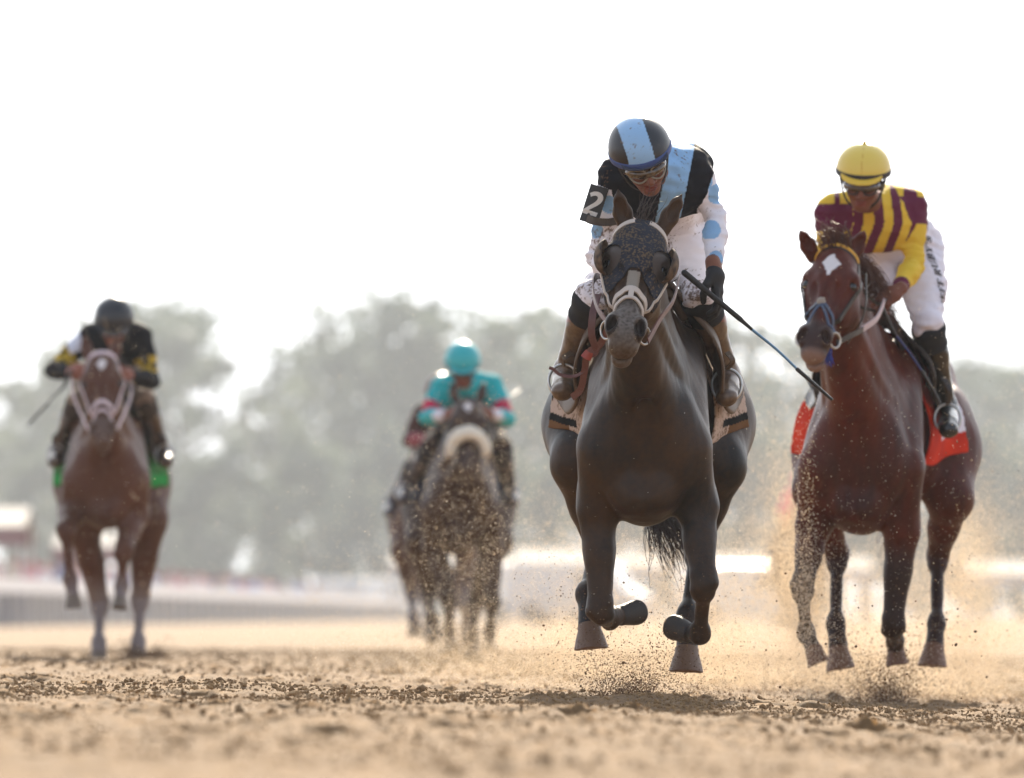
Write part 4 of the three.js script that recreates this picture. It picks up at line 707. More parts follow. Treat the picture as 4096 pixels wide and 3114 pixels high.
{
  const Q = mainHorse, Jm = Q.J, B = sub(Q.T, 'bridle'), tan = leather(190, 178, 166, 0.7), brown = leather(92, 50, 44);
  // blinker hood
  const hoodF = field([Q.head], (g) => (x, y, z) => {
    const l = Q.headLocal(x, y, z), low = 0.262 + 0.9 * Math.max(0, Math.abs(l[0]) - 0.015) - 0.15 * Math.max(0, -l[2] - 0.06), d = g[0](x, y, z);
    const eye = (q) => (Math.hypot((l[0] - q * 0.09) / 0.042, (l[1] - 0.195) / 0.058, (l[2] + 0.03) / 0.07) - 1) * 0.042;
    let r = Math.max((l[1] - low) * 0.74, -0.005 - l[1] - 0.4 * Math.abs(l[0]), -0.155 - l[2]); r = smax(r, -eye(-1), 0.004); r = smax(r, -eye(1), 0.004);
    return smax(smax(d - 0.007, 0.0005 - d, 0.001), r, 0.003);
  });
  put(Q.T, 'blinker_hood', meshField(hoodF, bounds([Q.head], 0.015), 0.0034, (x, y, z) => { const s = N3(x * 150, y * 150, z * 150) + 0.7 * N3(x * 90, y * 90, z * 90), m = fbm(x * 9, y * 9, z * 9, 2); return mix3(mix3(lin(56, 60, 70), lin(38, 39, 44), clamp(0.5 + m, 0, 1)), lin(126, 104, 78), clamp((s + 0.9 * m - 0.1) * 1.6, 0, 0.55)); }), clothMat(0.9, 0.002), 'dark hood speckled with sand');
  for (const q of [-1, 1]) {
    const c = grp([ell(Q.H(q * 0.1, 0.2, -0.005), 0.052, 0.072, 0.062, 0.01, Q.Xh, Q.Yd, Q.Zf)]);
    const cupF = field([c], (g) => (x, y, z) => { const d = g[0](x, y, z), l = Q.headLocal(x, y, z); return smax(smax(Math.abs(d) - 0.0035, 0.118 - q * l[0] + 0.35 * (l[2] - 0.02), 0.004), l[2] - 0.036 - 0.3 * (q * l[0] - 0.1), 0.003); });
    put(Q.T, 'blinker_cup', meshField(cupF, bounds([c], 0.01), 0.0034, (x, y, z) => mix3(lin(62, 54, 50), lin(110, 92, 74), clamp(0.4 + 1.1 * N3(x * 50, y * 50, z * 50), 0, 1))), clothMat(0.6));
  }
  const onHood = (x, y, z) => Math.min(Q.head.f(x, y, z), hoodF(x, y, z));
  put(B, 'browband', headStrap(Q, (t) => [0.05 - 0.02 * t, -1.25 + 1.0 * t], 0.02, 0.006, 24, onHood), tan); put(B, 'browband', headStrap(Q, (t) => [0.03 + 0.02 * t, 0.25 + 1.0 * t], 0.02, 0.006, 24, onHood), tan);
  put(B, 'noseband', headStrap(Q, (t) => [0.352 + 0.055 * (2 * t - 1) ** 2, -1.9 + 3.8 * t], 0.026, 0.006, 44), tan);
  put(B, 'noseband', headStrap(Q, (t) => [0.392 + 0.10 * (2 * t - 1) ** 2, -1.75 + 3.5 * t], 0.014, 0.006, 44), tan);
  put(B, 'nose_piece', headStrap(Q, (t) => [0.345 + 0.05 * t, 0.0], 0.02, 0.007, 10), tan);
  for (const q of [-1, 1]) put(B, 'cheek_strap', headStrap(Q, (t) => [0.02 + 0.42 * t, q * (1.5 - 0.12 * t)], 0.012, 0.005, 30, onHood), tan);
  for (const q of [-1, 1]) { const c = Q.H(q * 0.067, 0.478, -0.09); put(B, 'bit_ring', new THREE.TorusGeometry(0.034, 0.0045, 8, 28).rotateY(q * 0.9).translate(c.x, c.y, c.z), steel); }
  const ns = (n, v) => [...Array(n + 1).keys()].map(() => v);
  const rein = (name, list, w, nrm, mat = brown) => put(B, name, strap(curve(list.map(Jm), 30), ns(30, nrm), w, 0.005), mat);
  const ringR = [2590, 1365, 1.26], ringL = [2438, 1300, 1.24];
  rein('rein', [ringR, [2640, 1275, 1.15], [2690, 1205, 1.0], [2712, 1110, 0.8], [2690, 1120, 0.55], [2600, 1140, 0.45]], 0.024, V(0.6, -0.4, 0.7));
  rein('rein', [ringL, [2392, 1230, 1.1], [2374, 1150, 0.95], [2388, 1105, 0.8], [2440, 1120, 0.6], [2490, 1140, 0.46]], 0.024, V(-0.6, -0.3, 0.7));
  rein('hanging_rein', [[2392, 1180, 0.75], [2372, 1260, 0.8], [2368, 1340, 0.8], [2384, 1405, 0.78], [2362, 1420, 0.76]], 0.028, V(-0.3, 0, 1));
  rein('hanging_rein', [[2440, 1300, 0.85], [2400, 1380, 0.8], [2352, 1415, 0.74], [2340, 1480, 0.7], [2322, 1560, 0.66], [2290, 1590, 0.62]], 0.026, V(-0.2, 0, 1));
  rein('hanging_rein', [[2352, 1425, 0.72], [2342, 1478, 0.7], [2300, 1506, 0.68], [2240, 1500, 0.68], [2212, 1478, 0.68], [2196, 1472, 0.68]], 0.012, V(-0.2, 0.3, 1));
  rein('keeper', [[2334, 1412, 0.78], [2350, 1424, 0.785], [2366, 1430, 0.78]], 0.03, V(0, 0, 1), leather(150, 56, 40));
  const R = mainRider;
  racingSaddle(Q, R, { label: 'muddy brown racing saddle on the front grey horse', col: leather(88, 69, 50, 0.6), flapTo: -0.44, lift: 0.03, fwd: 0.15 });
  const cl = saddleCloth(Q, { label: 'mud-splashed white saddle cloth with black band on the grey horse', cell: 0.0048, front: -0.1, back: -0.43, hem: (l) => 0.98 + 0.09 * clamp((-0.12 - l) / 0.38, 0, 1), color: (x, y, z, l) => { const h = y - (0.98 + 0.09 * clamp((-0.12 - l[2]) / 0.38, 0, 1)); if (h > 0.035 && h < 0.065 && l[2] < -0.25) return lin(20, 20, 22); if (h < 0.035 && l[2] < -0.3) return spatter(lin(112, 80, 52), x, y, z, 0.2); return spatter(lin(190, 168, 152), x, y, z, 0.4); } });
  put(cl.T, 'lettering', inscribe('W', serifBold, 0.045, cl.f, Jm([2194, 1578, -0.42]), V(0.86, -0.12, 0.35), V(0.1, 1, 0), V(-0.6, 0, 0.8), 0.003, 0, 0.2), plainMat(24, 22, 22, 0.8));
  whip('long black and blue riding whip held by the front rider', [Jm([2738, 1092, 0.42]), Jm([2962, 1278, 0.36]), Jm([3060, 1364, 0.34]), Jm([3327, 1598, 0.3])], leather(30, 30, 32, 0.7), plainMat(92, 132, 168, 0.4), leather(24, 24, 26, 0.35));
  // number card on the sleeve
  const c = Jm([2374, 818, 0.262]), W = V(0.3, 0.95, 0.05).normalize(), N = V(-0.35, 0.06, 0.93).addScaledVector(V(0.3, 0.95, 0.05).normalize(), 0.0).normalize(), U = V().crossVectors(W, N).normalize();
  const cardF = (x, y, z) => { const q = V(x, y, z).sub(c).addScaledVector(N, 0.1), t = q.dot(W); return Math.sqrt(Math.max(0, q.lengthSq() - t * t)) - 0.1; };
  const A = put(R.T, 'arm_card', patch(cardF, c, U, W, N, 0.078, 0.148, 12, 16, 0.0), plainMat(40, 39, 38, 0.6, { side: THREE.DoubleSide }));
  put(A, 'number', inscribe('2', sansBold, 0.094, cardF, c.clone().addScaledVector(W, 0.004), U, W, N, 0.003, 0.12), plainMat(206, 202, 194, 0.55));
  put(R.T, 'arm_strap', strap(curve([Jm([2338, 868, 0.22]), Jm([2375, 885, 0.3]), Jm([2420, 890, 0.3]), Jm([2468, 884, 0.2])], 16), [...Array(17).keys()].map(i => V(-0.6 + i * 0.08, 0, 1)), 0.03, 0.004), leather(70, 58, 46, 0.8));
  put(R.breeches || R.T, 'lettering', inscribe("JEFF RUBY'S", serifBold, 0.036, R.breechF, Jm([2792, 868, -0.25]), V(-0.08, 0.97, -0.15).normalize(), V(-0.85, -0.05, 0.45).normalize(), V(0.5, 0, 0.86).normalize(), 0.004, 0.15, 0.3), plainMat(22, 22, 26, 0.8));
}
// ---------------------------------------------------------------- the other horses
const bayCoat = (o) => (x, y, z, Q) => {
  const h = Q.headLocal(x, y, z), big = fbm(x * 2.6, y * 2.1, z * 2.6, 3), streak = N3(x * 30, y * 6, z * 30);
  let c = mix3(o.a, o.b, clamp(0.5 + big * 0.9 + streak * 0.35, 0, 1));
  const onHead = h[1] > -0.05 && h[1] < 0.68 && Math.abs(h[0]) < 0.13 && h[2] > -0.24;
  if (!onHead) { const t = Q.torso.f(x, y, z); if (t > 0.01) c = mix3(c, o.leg, sstep(o.legTop - y + 0.08 * big, -0.1, 0.12) * 0.9); }
  if (onHead) {
    if (o.star && Math.abs(h[0] - 0.002) / o.star[0] + Math.abs(h[1] - o.star[2]) / (h[1] > o.star[2] ? o.star[1] * 1.5 : o.star[1]) < 1 + 0.25 * N3(x * 40, y * 40, z * 40) && h[2] > -0.06) c = lin(216, 210, 208);
    c = mix3(c, o.muzzle, 0.8 * sstep(h[1], 0.4, 0.48)); if (o.lip && h[1] > 0.55) c = mix3(c, o.lip, sstep(h[1], 0.56, 0.6));
  }
  const g = N3(x * 70, y * 70, z * 70) + 0.5 * fbm(x * 5, y * 5, z * 5, 2); return mix3(c, lin(120, 94, 68), clamp((g + 0.02) * 1.2, 0, 1) * o.dirt);
};
const RIGHT = {
  label: 'dark chestnut racehorse with a white star at the right of the picture', Z: 35, cell: 0.01, headCell: 0.005, headScale: 1.04,
  poll: [3350, 978, 0.95], muzzle: [3242, 1385, 1.34], yaw: -0.26, withers: [3500, 1330, 0], croup: [3570, 1365, -0.95], dock: [3590, 1460, -1.3],
  chest: [3445, 1800, 0.3], chestR: [0.2, 0.37], neckBase: [3470, 1580, 0.28], shL: [3272, 1880, 0.44], shR: [3622, 1880, 0.42],
  elbowL: [3262, 2085, 0.32], kneeL: [3209, 2350, 0.5], fetL: [3226, 2535, 0.36], corL: [3256, 2600, 0.42], toeL: [3288, 2690, 0.46],
  elbowR: [3608, 2095, 0.32], kneeR: [3572, 2520, 0.36], fetR: [3582, 2560, 0.12], corR: [3584, 2600, 0.08], toeR: [3590, 2660, 0.1],
  thighL: [3290, 1800, -0.6], stifleL: [3268, 1960, -0.4], hockL: [3350, 2225, -0.62], hfetL: [3343, 2492, -0.4], hcorL: [3354, 2600, -0.33], htoeL: [3370, 2715, -0.28],
  thighR: [3805, 1790, -0.6], stifleR: [3800, 1990, -0.4], hockR: [3752, 2225, -0.65], hfetR: [3747, 2492, -0.42], hcorR: [3737, 2590, -0.35], htoeR: [3728, 2695, -0.3],
  ears: [[[3252, 1018, 0.9], [3198, 918, 0.95], [0.2, 0.1, 1]], [[3412, 1018, 0.86], [3460, 922, 0.85], [0.3, 0.1, 1]]],
  coat: bayCoat({ a: lin(54, 18, 9), b: lin(92, 33, 17), leg: lin(32, 17, 12), legTop: 0.6, star: [0.04, 0.05, 0.13], muzzle: lin(52, 40, 38), lip: lin(130, 104, 92), dirt: 0.12 }),
  coatMat: coatMat(0.42), hoofMat: plainMat(104, 66, 40, 0.5, { bumpMap: grainOf(3), bumpScale: 0.002 }), hairMat: plainMat(82, 44, 30, 0.45), maneN: 220,
  tail: [[3610, 1700, -1.45], [3600, 2050, -1.4], [3560, 2180, -1.4]], seed: 21, forelock: { n: 260, dir: [-0.03, -0.04, 0.06], spread: 0.13, r: 0.004, root: 0.12, z: -0.07 },
};
const LEFT = {
  label: 'bay racehorse with white bridle and round white star at the left', Z: 48, cell: 0.012, headScale: 1.06,
  poll: [405, 1405, 0.95], muzzle: [407, 1745, 1.27], withers: [430, 1600, 0], croup: [440, 1615, -0.95], dock: [440, 1680, -1.3],
  chest: [425, 1880, 0.3], chestR: [0.2, 0.34], neckBase: [428, 1740, 0.28], shL: [304, 1930, 0.42], shR: [544, 1930, 0.42],
  elbowL: [292, 2040, 0.3], kneeL: [262, 2118, 0.68], fetL: [280, 2318, 0.66], corL: [292, 2388, 0.7], toeL: [298, 2500, 0.74],
  elbowR: [540, 2050, 0.28], kneeR: [492, 2200, 0.6], fetR: [486, 2345, 0.56], corR: [480, 2400, 0.62], toeR: [474, 2500, 0.72],
  thighL: [305, 1930, -0.6], stifleL: [328, 2070, -0.4], hockL: [398, 2415, -0.62], hfetL: [394, 2570, -0.45], hcorL: [394, 2610, -0.4], htoeL: [393, 2670, -0.36],
  thighR: [590, 1930, -0.6], stifleR: [592, 2070, -0.4], hockR: [560, 2395, -0.62], hfetR: [552, 2565, -0.46], hcorR: [551, 2600, -0.42], htoeR: [550, 2660, -0.38],
  ears: [[[350, 1412, 0.9], [335, 1340, 0.82], [0, 0.1, 1]], [[458, 1412, 0.9], [470, 1340, 0.82], [0, 0.1, 1]]],
  coat: bayCoat({ a: lin(74, 45, 33), b: lin(94, 58, 43), leg: lin(132, 122, 120), legTop: 0.5, star: [0.034, 0.034, 0.1], muzzle: lin(96, 80, 74), dirt: 0.25 }),
  coatMat: coatMat(0.45), hoofMat: plainMat(110, 96, 82, 0.6), hairMat: plainMat(40, 32, 30, 0.5), maneN: 60, tailN: 80,
  legK: 1.14, tail: [[445, 1900, -1.5], [450, 2150, -1.5]], seed: 31,
};
const TEAL = {
  label: 'brown racehorse with white sheepskin noseband in the middle of the picture', Z: 53, cell: 0.013,
  poll: [1870, 1590, 0.95], muzzle: [1874, 1850, 1.36], withers: [1850, 1700, 0], croup: [1838, 1712, -0.95], dock: [1838, 1760, -1.3],
  chest: [1842, 1985, 0.3], chestR: [0.2, 0.35], neckBase: [1852, 1830, 0.28], shL: [1734, 2040, 0.4], shR: [1950, 2040, 0.4],
  elbowL: [1740, 2180, 0.24], kneeL: [1790, 2390, 0.42], fetL: [1796, 2520, 0.28], corL: [1806, 2565, 0.3], toeL: [1826, 2615, 0.36],
  elbowR: [1962, 2180, 0.24], kneeR: [1968, 2415, 0.4], fetR: [1960, 2520, 0.25], corR: [1958, 2560, 0.25], toeR: [1955, 2615, 0.3],
  thighL: [1690, 2030, -0.6], stifleL: [1695, 2160, -0.38], hockL: [1718, 2370, -0.55], hfetL: [1726, 2470, -0.3], hcorL: [1730, 2505, -0.26], htoeL: [1734, 2560, -0.22],
  thighR: [1982, 2030, -0.6], stifleR: [1980, 2160, -0.38], hockR: [1905, 2400, -0.6], hfetR: [1890, 2540, -0.5], hcorR: [1888, 2580, -0.46], htoeR: [1886, 2630, -0.42],
  ears: [[[1820, 1590, 0.9], [1806, 1530, 0.8], [0, 0.1, 1]], [[1922, 1590, 0.9], [1938, 1530, 0.8], [0, 0.1, 1]]],
  coat: bayCoat({ a: lin(46, 29, 22), b: lin(62, 40, 31), leg: lin(44, 34, 32), legTop: 0.5, star: [0.03, 0.04, 0.1], muzzle: lin(70, 56, 52), dirt: 0.3 }),
  coatMat: coatMat(0.45), hoofMat: plainMat(90, 80, 70, 0.6), hairMat: plainMat(36, 28, 26, 0.5), maneN: 50, tailN: 60,
  legK: 1.14, tail: [[1840, 1950, -1.5], [1840, 2180, -1.5]], seed: 41,
};
// the same build carried to another place on the track
const moved = (S, Z, px, extra) => { const k = S.Z / Z, o = { ...S, ...extra, Z }; const c = S.withers[0]; for (const n in S) { const v = S[n]; if (Array.isArray(v) && v.length === 3 && typeof v[0] === 'number' && v[0] > 50) o[n] = [px + (v[0] - c) * k, HORIZON + (v[1] - HORIZON) * k, v[2]]; } o.ears = S.ears?.map(([b, t, d]) => [[px + (b[0] - c) * k, HORIZON + (b[1] - HORIZON) * k, b[2]], [px + (t[0] - c) * k, HORIZON + (t[1] - HORIZON) * k, t[2]], d]); if (S.tail) o.tail = S.tail.map(v => [px + (v[0] - c) * k, HORIZON + (v[1] - HORIZON) * k, v[2]]); return o; };
const rightHorse = buildHorse(RIGHT), leftHorse = buildHorse(LEFT), tealHorse = buildHorse(TEAL);
const BEHIND = moved(TEAL, 60, 1764, { cell: 0.016, label: 'dark racehorse half hidden behind the left side of the sheepskin-noseband horse', seed: 51, coat: bayCoat({ a: lin(60, 40, 33), b: lin(92, 62, 50), leg: lin(112, 108, 112), legTop: 0.55, star: null, muzzle: lin(60, 48, 44), dirt: 0.3 }) });
const FAR = moved(TEAL, 100, 3205, { cell: 0.02, label: 'distant racehorse almost hidden behind the chestnut horse on the right', seed: 61 });
const behindHorse = buildHorse(BEHIND), farHorse = buildHorse(FAR);
// ---------------------------------------------------------------- the other riders
const YEL = lin(222, 186, 62), PLUM = lin(98, 34, 62), CLEAN = lin(226, 222, 230);
const RIGHTRIDER = {
  label: 'rider in yellow helmet and yellow and maroon striped silks on the chestnut horse', Z: 35, cell: 0.006, fine: 0.004, handCell: 0.0036,
  head: [3452, 725, 0.45], up: [0.02, 0.93, 0.36], face: [-0.12, -0.4, 0.9], neck: [3478, 820, 0.3], chest: [3500, 880, 0.16], pelvis: [3610, 960, -0.42], back: [3560, 850, -0.12], backR: 0.12,
  shL: [3322, 850, 0.22], shR: [3648, 822, 0.12], elL: [3312, 1020, 0.2], wrL: [3410, 1190, 0.45], elR: [3658, 1062, 0.18], wrR: [3588, 1166, 0.42],
  hipL: [3530, 1020, -0.38], hipR: [3680, 1000, -0.38], knL: [3450, 1290, 0.1], knR: [3712, 1305, 0.12], anL: [3330, 1600, -0.14], anR: [3785, 1622, -0.14], toeL: [3310, 1705, 0.1], toeR: [3796, 1722, 0.1],
  handR: { dir: [-0.75, -0.55, 0.3], side: [0.1, -0.8, 0.5], pal: [-0.2, -0.4, -1], curl: [0.7, 1.1, 0.9], thumb: 0.7 },
  waist: [3540, 980, -0.02], waistN: [0.05, -1, -0.3], cuff: 0.01, armK: 0.92, loose: 0.006, skin: lin(120, 74, 56), kneeCut: 0.055, sock: [20, 20, 26],
  helmetTilt: 0.06, helmetLow: 0.034, band: [38, 34, 32], peak: [222, 182, 58], button: [210, 160, 50],
  helmet: (hx, hy, hz, x, y, z) => (Math.abs(Math.sin(Math.atan2(hx, hz + 0.01) * 2)) < 0.035 ? lin(206, 164, 50) : lin(224, 196, 84)),
  lens: (x, y, z) => mix3(lin(60, 52, 48), lin(84, 76, 72), clamp(0.5 + N3(x * 30, y * 30, z * 30), 0, 1)), rim: [40, 36, 34],
  jacket: (x, y, z, m) => {
    const K = m.K, lx = x - K.chest.x, ly = y - K.chest.y;
    for (const s of ['L', 'R']) { const p = K['sh' + s], d = Math.hypot(x - p.x, y - p.y, z - p.z), q = s === 'L' ? -1 : 1; if (d < 0.135 && y < p.y + 0.035 && y > p.y - 0.085) return PLUM; if (d < 0.135 && y >= p.y + 0.035 && q * (x - p.x) < -0.02) return (q * (x - p.x) + 0.4) % 0.09 < 0.045 ? PLUM : YEL; }
    if (m.onL || m.onR) { const t = m.onL ? m.tl : m.tr; if (t > 1.72) return PLUM; return YEL; }
    const s = Math.floor((lx + 0.9 + 0.25 * Math.max(0, -ly - 0.02) + 0.02 * N3(x * 5, y * 5, 3)) / 0.042); return s % 2 ? PLUM : YEL;
  },
  breeches: (x, y, z) => mix3(CLEAN, lin(190, 175, 170), clamp(fbm(x * 8, y * 8, z * 8, 2) * 0.8, 0, 0.4)),
  boot: (x, y, z) => mix3(lin(10, 10, 12), lin(34, 29, 25), clamp(fbm(x * 14, y * 14, z * 14, 2), 0, 0.3)), bootRough: 0.22,
};
const LEFTRIDER = {
  label: 'crouching rider in black helmet and black and gold silks on the left bay horse', Z: 48, cell: 0.01, fine: 0.006,
  head: [455, 1300, 0.5], up: [0, 0.8, 0.6], face: [-0.05, -0.6, 0.8], neck: [455, 1345, 0.32], chest: [458, 1375, 0.15], pelvis: [450, 1440, -0.5], back: [455, 1370, -0.15],
  shL: [352, 1355, 0.2], shR: [562, 1350, 0.18], elL: [212, 1482, 0.3], wrL: [284, 1490, 0.55], elR: [606, 1525, 0.25], wrR: [515, 1500, 0.55],
  hipL: [400, 1480, -0.45], hipR: [510, 1480, -0.45], knL: [315, 1610, 0.1], knR: [572, 1600, 0.1], anL: [228, 1800, -0.16], anR: [652, 1795, -0.16], toeL: [220, 1850, 0.02], toeR: [664, 1850, 0.02],
  skin: lin(168, 110, 92), helmetLow: 0.03, band: [20, 20, 22], peak: [22, 22, 26], cuff: 0.02,
  helmet: () => lin(26, 26, 32), lens: () => lin(130, 134, 150),
  jacket: (x, y, z, m) => { const t = m.onR ? m.tr : m.onL ? m.tl : -1; if (t > 0.5 && t < 0.86) return N3(x * 22, y * 22, z * 22) > -0.12 ? lin(186, 156, 52) : lin(24, 24, 28); return lin(22, 22, 27); },
  breeches: (x, y, z) => mix3(lin(112, 92, 78), lin(150, 132, 116), clamp(0.5 + fbm(x * 9, y * 9, z * 9, 2), 0, 1)), boot: () => lin(72, 54, 42), sock: [60, 48, 40],
};
const TQ = lin(40, 172, 176), PK = lin(206, 44, 84);
const TEALRIDER = {
  label: 'rider in turquoise helmet and turquoise silks with pink bands in the middle', Z: 53, cell: 0.011, fine: 0.007,
  head: [1850, 1470, 0.5], up: [0, 0.87, 0.5], face: [0, -0.5, 0.87], neck: [1856, 1540, 0.32], chest: [1862, 1570, 0.15], pelvis: [1868, 1640, -0.5], back: [1890, 1560, -0.15],
  shL: [1762, 1556, 0.2], shR: [1972, 1545, 0.18], elL: [1706, 1672, 0.3], wrL: [1790, 1660, 0.56], elR: [2030, 1678, 0.3], wrR: [1958, 1655, 0.56],
  hipL: [1815, 1680, -0.45], hipR: [1915, 1680, -0.45], knL: [1728, 1790, 0.1], knR: [2002, 1790, 0.1], anL: [1625, 1950, -0.16], anR: [2044, 1965, -0.16], toeL: [1612, 2000, 0.02], toeR: [2052, 2010, 0.02],
  skin: lin(140, 88, 72), helmetLow: 0.03, band: [36, 150, 156], peak: [40, 168, 172], cuff: 0.02,
  helmet: () => TQ, lens: () => lin(60, 50, 50), glove: [],
  jacket: (x, y, z, m) => { const t = m.onR ? m.tr : m.onL ? m.tl : -1; if (t > 0.55 && t < 0.92) return PK; if (t > 1.55) return lin(222, 220, 228); return TQ; },
  breeches: () => lin(60, 44, 40), boot: () => lin(70, 62, 66), sock: [40, 36, 40],
};
const rightRider = buildRider(RIGHTRIDER), leftRider = buildRider(LEFTRIDER), tealRider = buildRider(TEALRIDER);
const rideMoved = (Z, px, e) => { const k = 53 / Z, o = { ...TEALRIDER, ...e, Z }; for (const n in TEALRIDER) { const v = TEALRIDER[n]; if (Array.isArray(v) && v.length === 3 && v[0] > 500) o[n] = [px + (v[0] - TEAL.withers[0]) * k, HORIZON + (v[1] - HORIZON) * k, v[2]]; } return o; };
buildRider(rideMoved(60, 1764, { cell: 0.014, fine: 0.01, label: 'rider in maroon and pink silks hidden behind the turquoise rider', helmet: () => lin(84, 52, 50), peak: [70, 44, 44], band: [60, 40, 40], jacket: (x, y, z, m) => (m.onL && m.tl > 1.2 ? lin(150, 80, 90) : lin(78, 50, 46)) }));
buildRider(rideMoved(100, 3205, { cell: 0.017, fine: 0.013, label: 'distant rider in bright pink silks partly hidden by the chestnut horse', helmet: () => lin(226, 80, 150), peak: [220, 70, 140], band: [220, 70, 140], jacket: () => lin(232, 74, 150), breeches: () => lin(220, 170, 120) }));
// ---------------------------------------------------------------- tack of the other horses
{
  const ns = (n, v) => [...Array(n + 1).keys()].map(() => v);
  const black = leather(28, 26, 28), blueGrey = leather(64, 78, 102, 0.4);
  { // chestnut
    const Q = rightHorse, Jr = Q.J, B = sub(Q.T, 'bridle'), R = rightRider;
    const beads = []; for (let i = 0; i <= 30; i++) { const t = i / 30, a = -1.25 + 2.5 * t, y = 0.055 - 0.035 * Math.cos((t - 0.5) * 2.4), D = Q.Xh.clone().multiplyScalar(Math.sin(a)).addScaledVector(Q.Zf, Math.cos(a)), p = Q.H(0, y, -0.085).addScaledVector(D, 0.24); for (let s = 0; s < 50; s++) { const d = Q.head.f(p.x, p.y, p.z); if (d < 0.002) break; p.addScaledVector(D, -Math.min(d * 0.8, 0.02)); } p.addScaledVector(D, 0.005); beads.push(new THREE.SphereGeometry(0.0098, 10, 7).scale(0.8, 1.1, 1).translate(p.x, p.y, p.z)); }
    put(B, 'browband', merge(beads), plainMat(212, 160, 46, 0.45)); put(B, 'browband_backing', headStrap(Q, (t) => [0.066 - 0.035 * Math.cos((t - 0.5) * 2.4), -1.3 + 2.6 * t], 0.016, 0.004, 30), black);
    put(B, 'noseband', headStrap(Q, (t) => [0.35 + 0.11 * Math.max(0, 2 * t - 1) ** 1.3, -1.5 + 3.2 * t], 0.014, 0.007, 40), blueGrey);
    put(B, 'noseband', headStrap(Q, (t) => [0.355 + 0.12 * t, 0.0 + 0.95 * t], 0.012, 0.006, 24), blueGrey); put(B, 'noseband', headStrap(Q, (t) => [0.355 + 0.12 * t, -0.0 - 0.95 * t], 0.012, 0.006, 24), blueGrey);
    { const p = Q.H(0, 0.345, 0.012); put(B, 'nose_rosette', new THREE.SphereGeometry(0.02, 12, 8).scale(1, 1, 0.4).translate(p.x, p.y, p.z), leather(150, 140, 128)); }
    for (const q of [-1, 1]) { put(B, 'cheek_strap', headStrap(Q, (t) => [0.03 + 0.42 * t, q * (1.45 - 0.1 * t)], 0.02, 0.006, 30), black); const c = Q.H(q * 0.07, 0.47, -0.085); put(B, 'bit_ring', new THREE.TorusGeometry(0.033, 0.006, 8, 26).rotateY(q * 0.8).translate(c.x, c.y, c.z), steel); }
    put(B, 'throat_strap', strap(curve([Q.H(0.12, 0.06, -0.1), Q.H(0.13, 0.2, -0.19), Q.H(0.06, 0.28, -0.3)], 16), ns(16, Q.Xh), 0.016, 0.005), black);
    const rein = (name, list, w, m) => put(B, name, strap(curve(list.map(Jr), 26), ns(26, V(0.3, -0.3, 0.9)), w, 0.006), m);
    rein('rein', [[3345, 1372, 1.2], [3410, 1338, 1.1], [3450, 1318, 1.0]], 0.024, black); rein('rein_grip', [[3440, 1322, 1.0], [3500, 1280, 0.85], [3525, 1235, 0.7], [3535, 1205, 0.6]], 0.026, leather(196, 176, 176, 0.7));
    rein('rein', [[3405, 1110, 0.85], [3450, 1160, 0.8], [3510, 1215, 0.66], [3545, 1200, 0.5]], 0.015, black); rein('rein', [[3420, 1150, 0.85], [3430, 1215, 0.85], [3500, 1245, 0.75]], 0.012, black);
    const tr = rng(9), tas = hairs(tr, 70, () => (t) => Jr([3316, 1402 + 52 * t, 1.16]), () => null, 0.05, 0.005, 4, 0.02, 0.01, 0.3); put(B, 'tongue_tie', tas, plainMat(50, 70, 170, 0.7), 'bright blue cloth tie');
    racingSaddle(Q, R, { label: 'black racing saddle on the chestnut horse', col: leather(44, 36, 32, 0.4), flapTo: -0.34, cell: 0.008 });
    const hem = (l) => 0.98 + 0.1 * clamp((-0.15 - l) / 0.45, 0, 1);
    saddleCloth(Q, { label: 'red and white saddle cloth on the chestnut horse', front: -0.06, back: -0.44, hem, cell: 0.006, color: (x, y, z, l) => (y - hem(l[2]) < 0.1 || l[2] > -0.2 || l[0] < 0 || y - hem(l[2]) > 0.36 ? mix3(lin(214, 56, 28), lin(184, 42, 24), clamp(0.5 + N3(x * 9, y * 9, z * 9), 0, 1)) : lin(224, 222, 232)) });
    whip('thin black whip hanging down beside the yellow-silked rider boot', [Jr([3530, 1235, 0.52]), Jr([3560, 1300, 0.48]), Jr([3617, 1400, 0.42]), Jr([3760, 1610, 0.3])], black, plainMat(44, 52, 110, 0.5), black);
    put(R.breeches, 'lettering', inscribe("JEFF RUBY'S", serifBold, 0.037, R.breechF, Jr([3724, 1085, -0.15]), V(0.1, 0.98, -0.12).normalize(), V(-0.9, 0.1, 0.4).normalize(), V(0.42, 0, 0.9).normalize(), 0.004, 0.15, 0.35), plainMat(24, 24, 34, 0.8));
  }
  { // left bay
    const Q = leftHorse, B = sub(Q.T, 'bridle'), pale = leather(208, 190, 194, 0.6), R = leftRider;
    put(B, 'browband', headStrap(Q, (t) => [0.045 - 0.03 * Math.cos((t - 0.5) * 2.4), -1.3 + 2.6 * t], 0.026, 0.006, 30), pale); put(B, 'noseband', headStrap(Q, (t) => [0.345 + 0.06 * (2 * t - 1) ** 2, -1.7 + 3.4 * t], 0.026, 0.007, 36), pale); put(B, 'noseband', headStrap(Q, (t) => [0.40 + 0.1 * (2 * t - 1) ** 2, -1.5 + 3 * t], 0.016, 0.007, 36), pale);
    for (const q of [-1, 1]) put(B, 'cheek_strap', headStrap(Q, (t) => [0.03 + 0.42 * t, q * (1.45 - 0.1 * t)], 0.02, 0.006, 30), pale);
    for (const q of [-1, 1]) put(B, 'rein', strap(curve([Q.H(q * 0.08, 0.47, -0.09), along(Q.H(q * 0.16, 0.3, -0.2), R.K[q < 0 ? 'wrL' : 'wrR'], 0.5), R.K[q < 0 ? 'wrL' : 'wrR']], 16), ns(16, V(q, 0, 0.4)), 0.02, 0.005), pale);
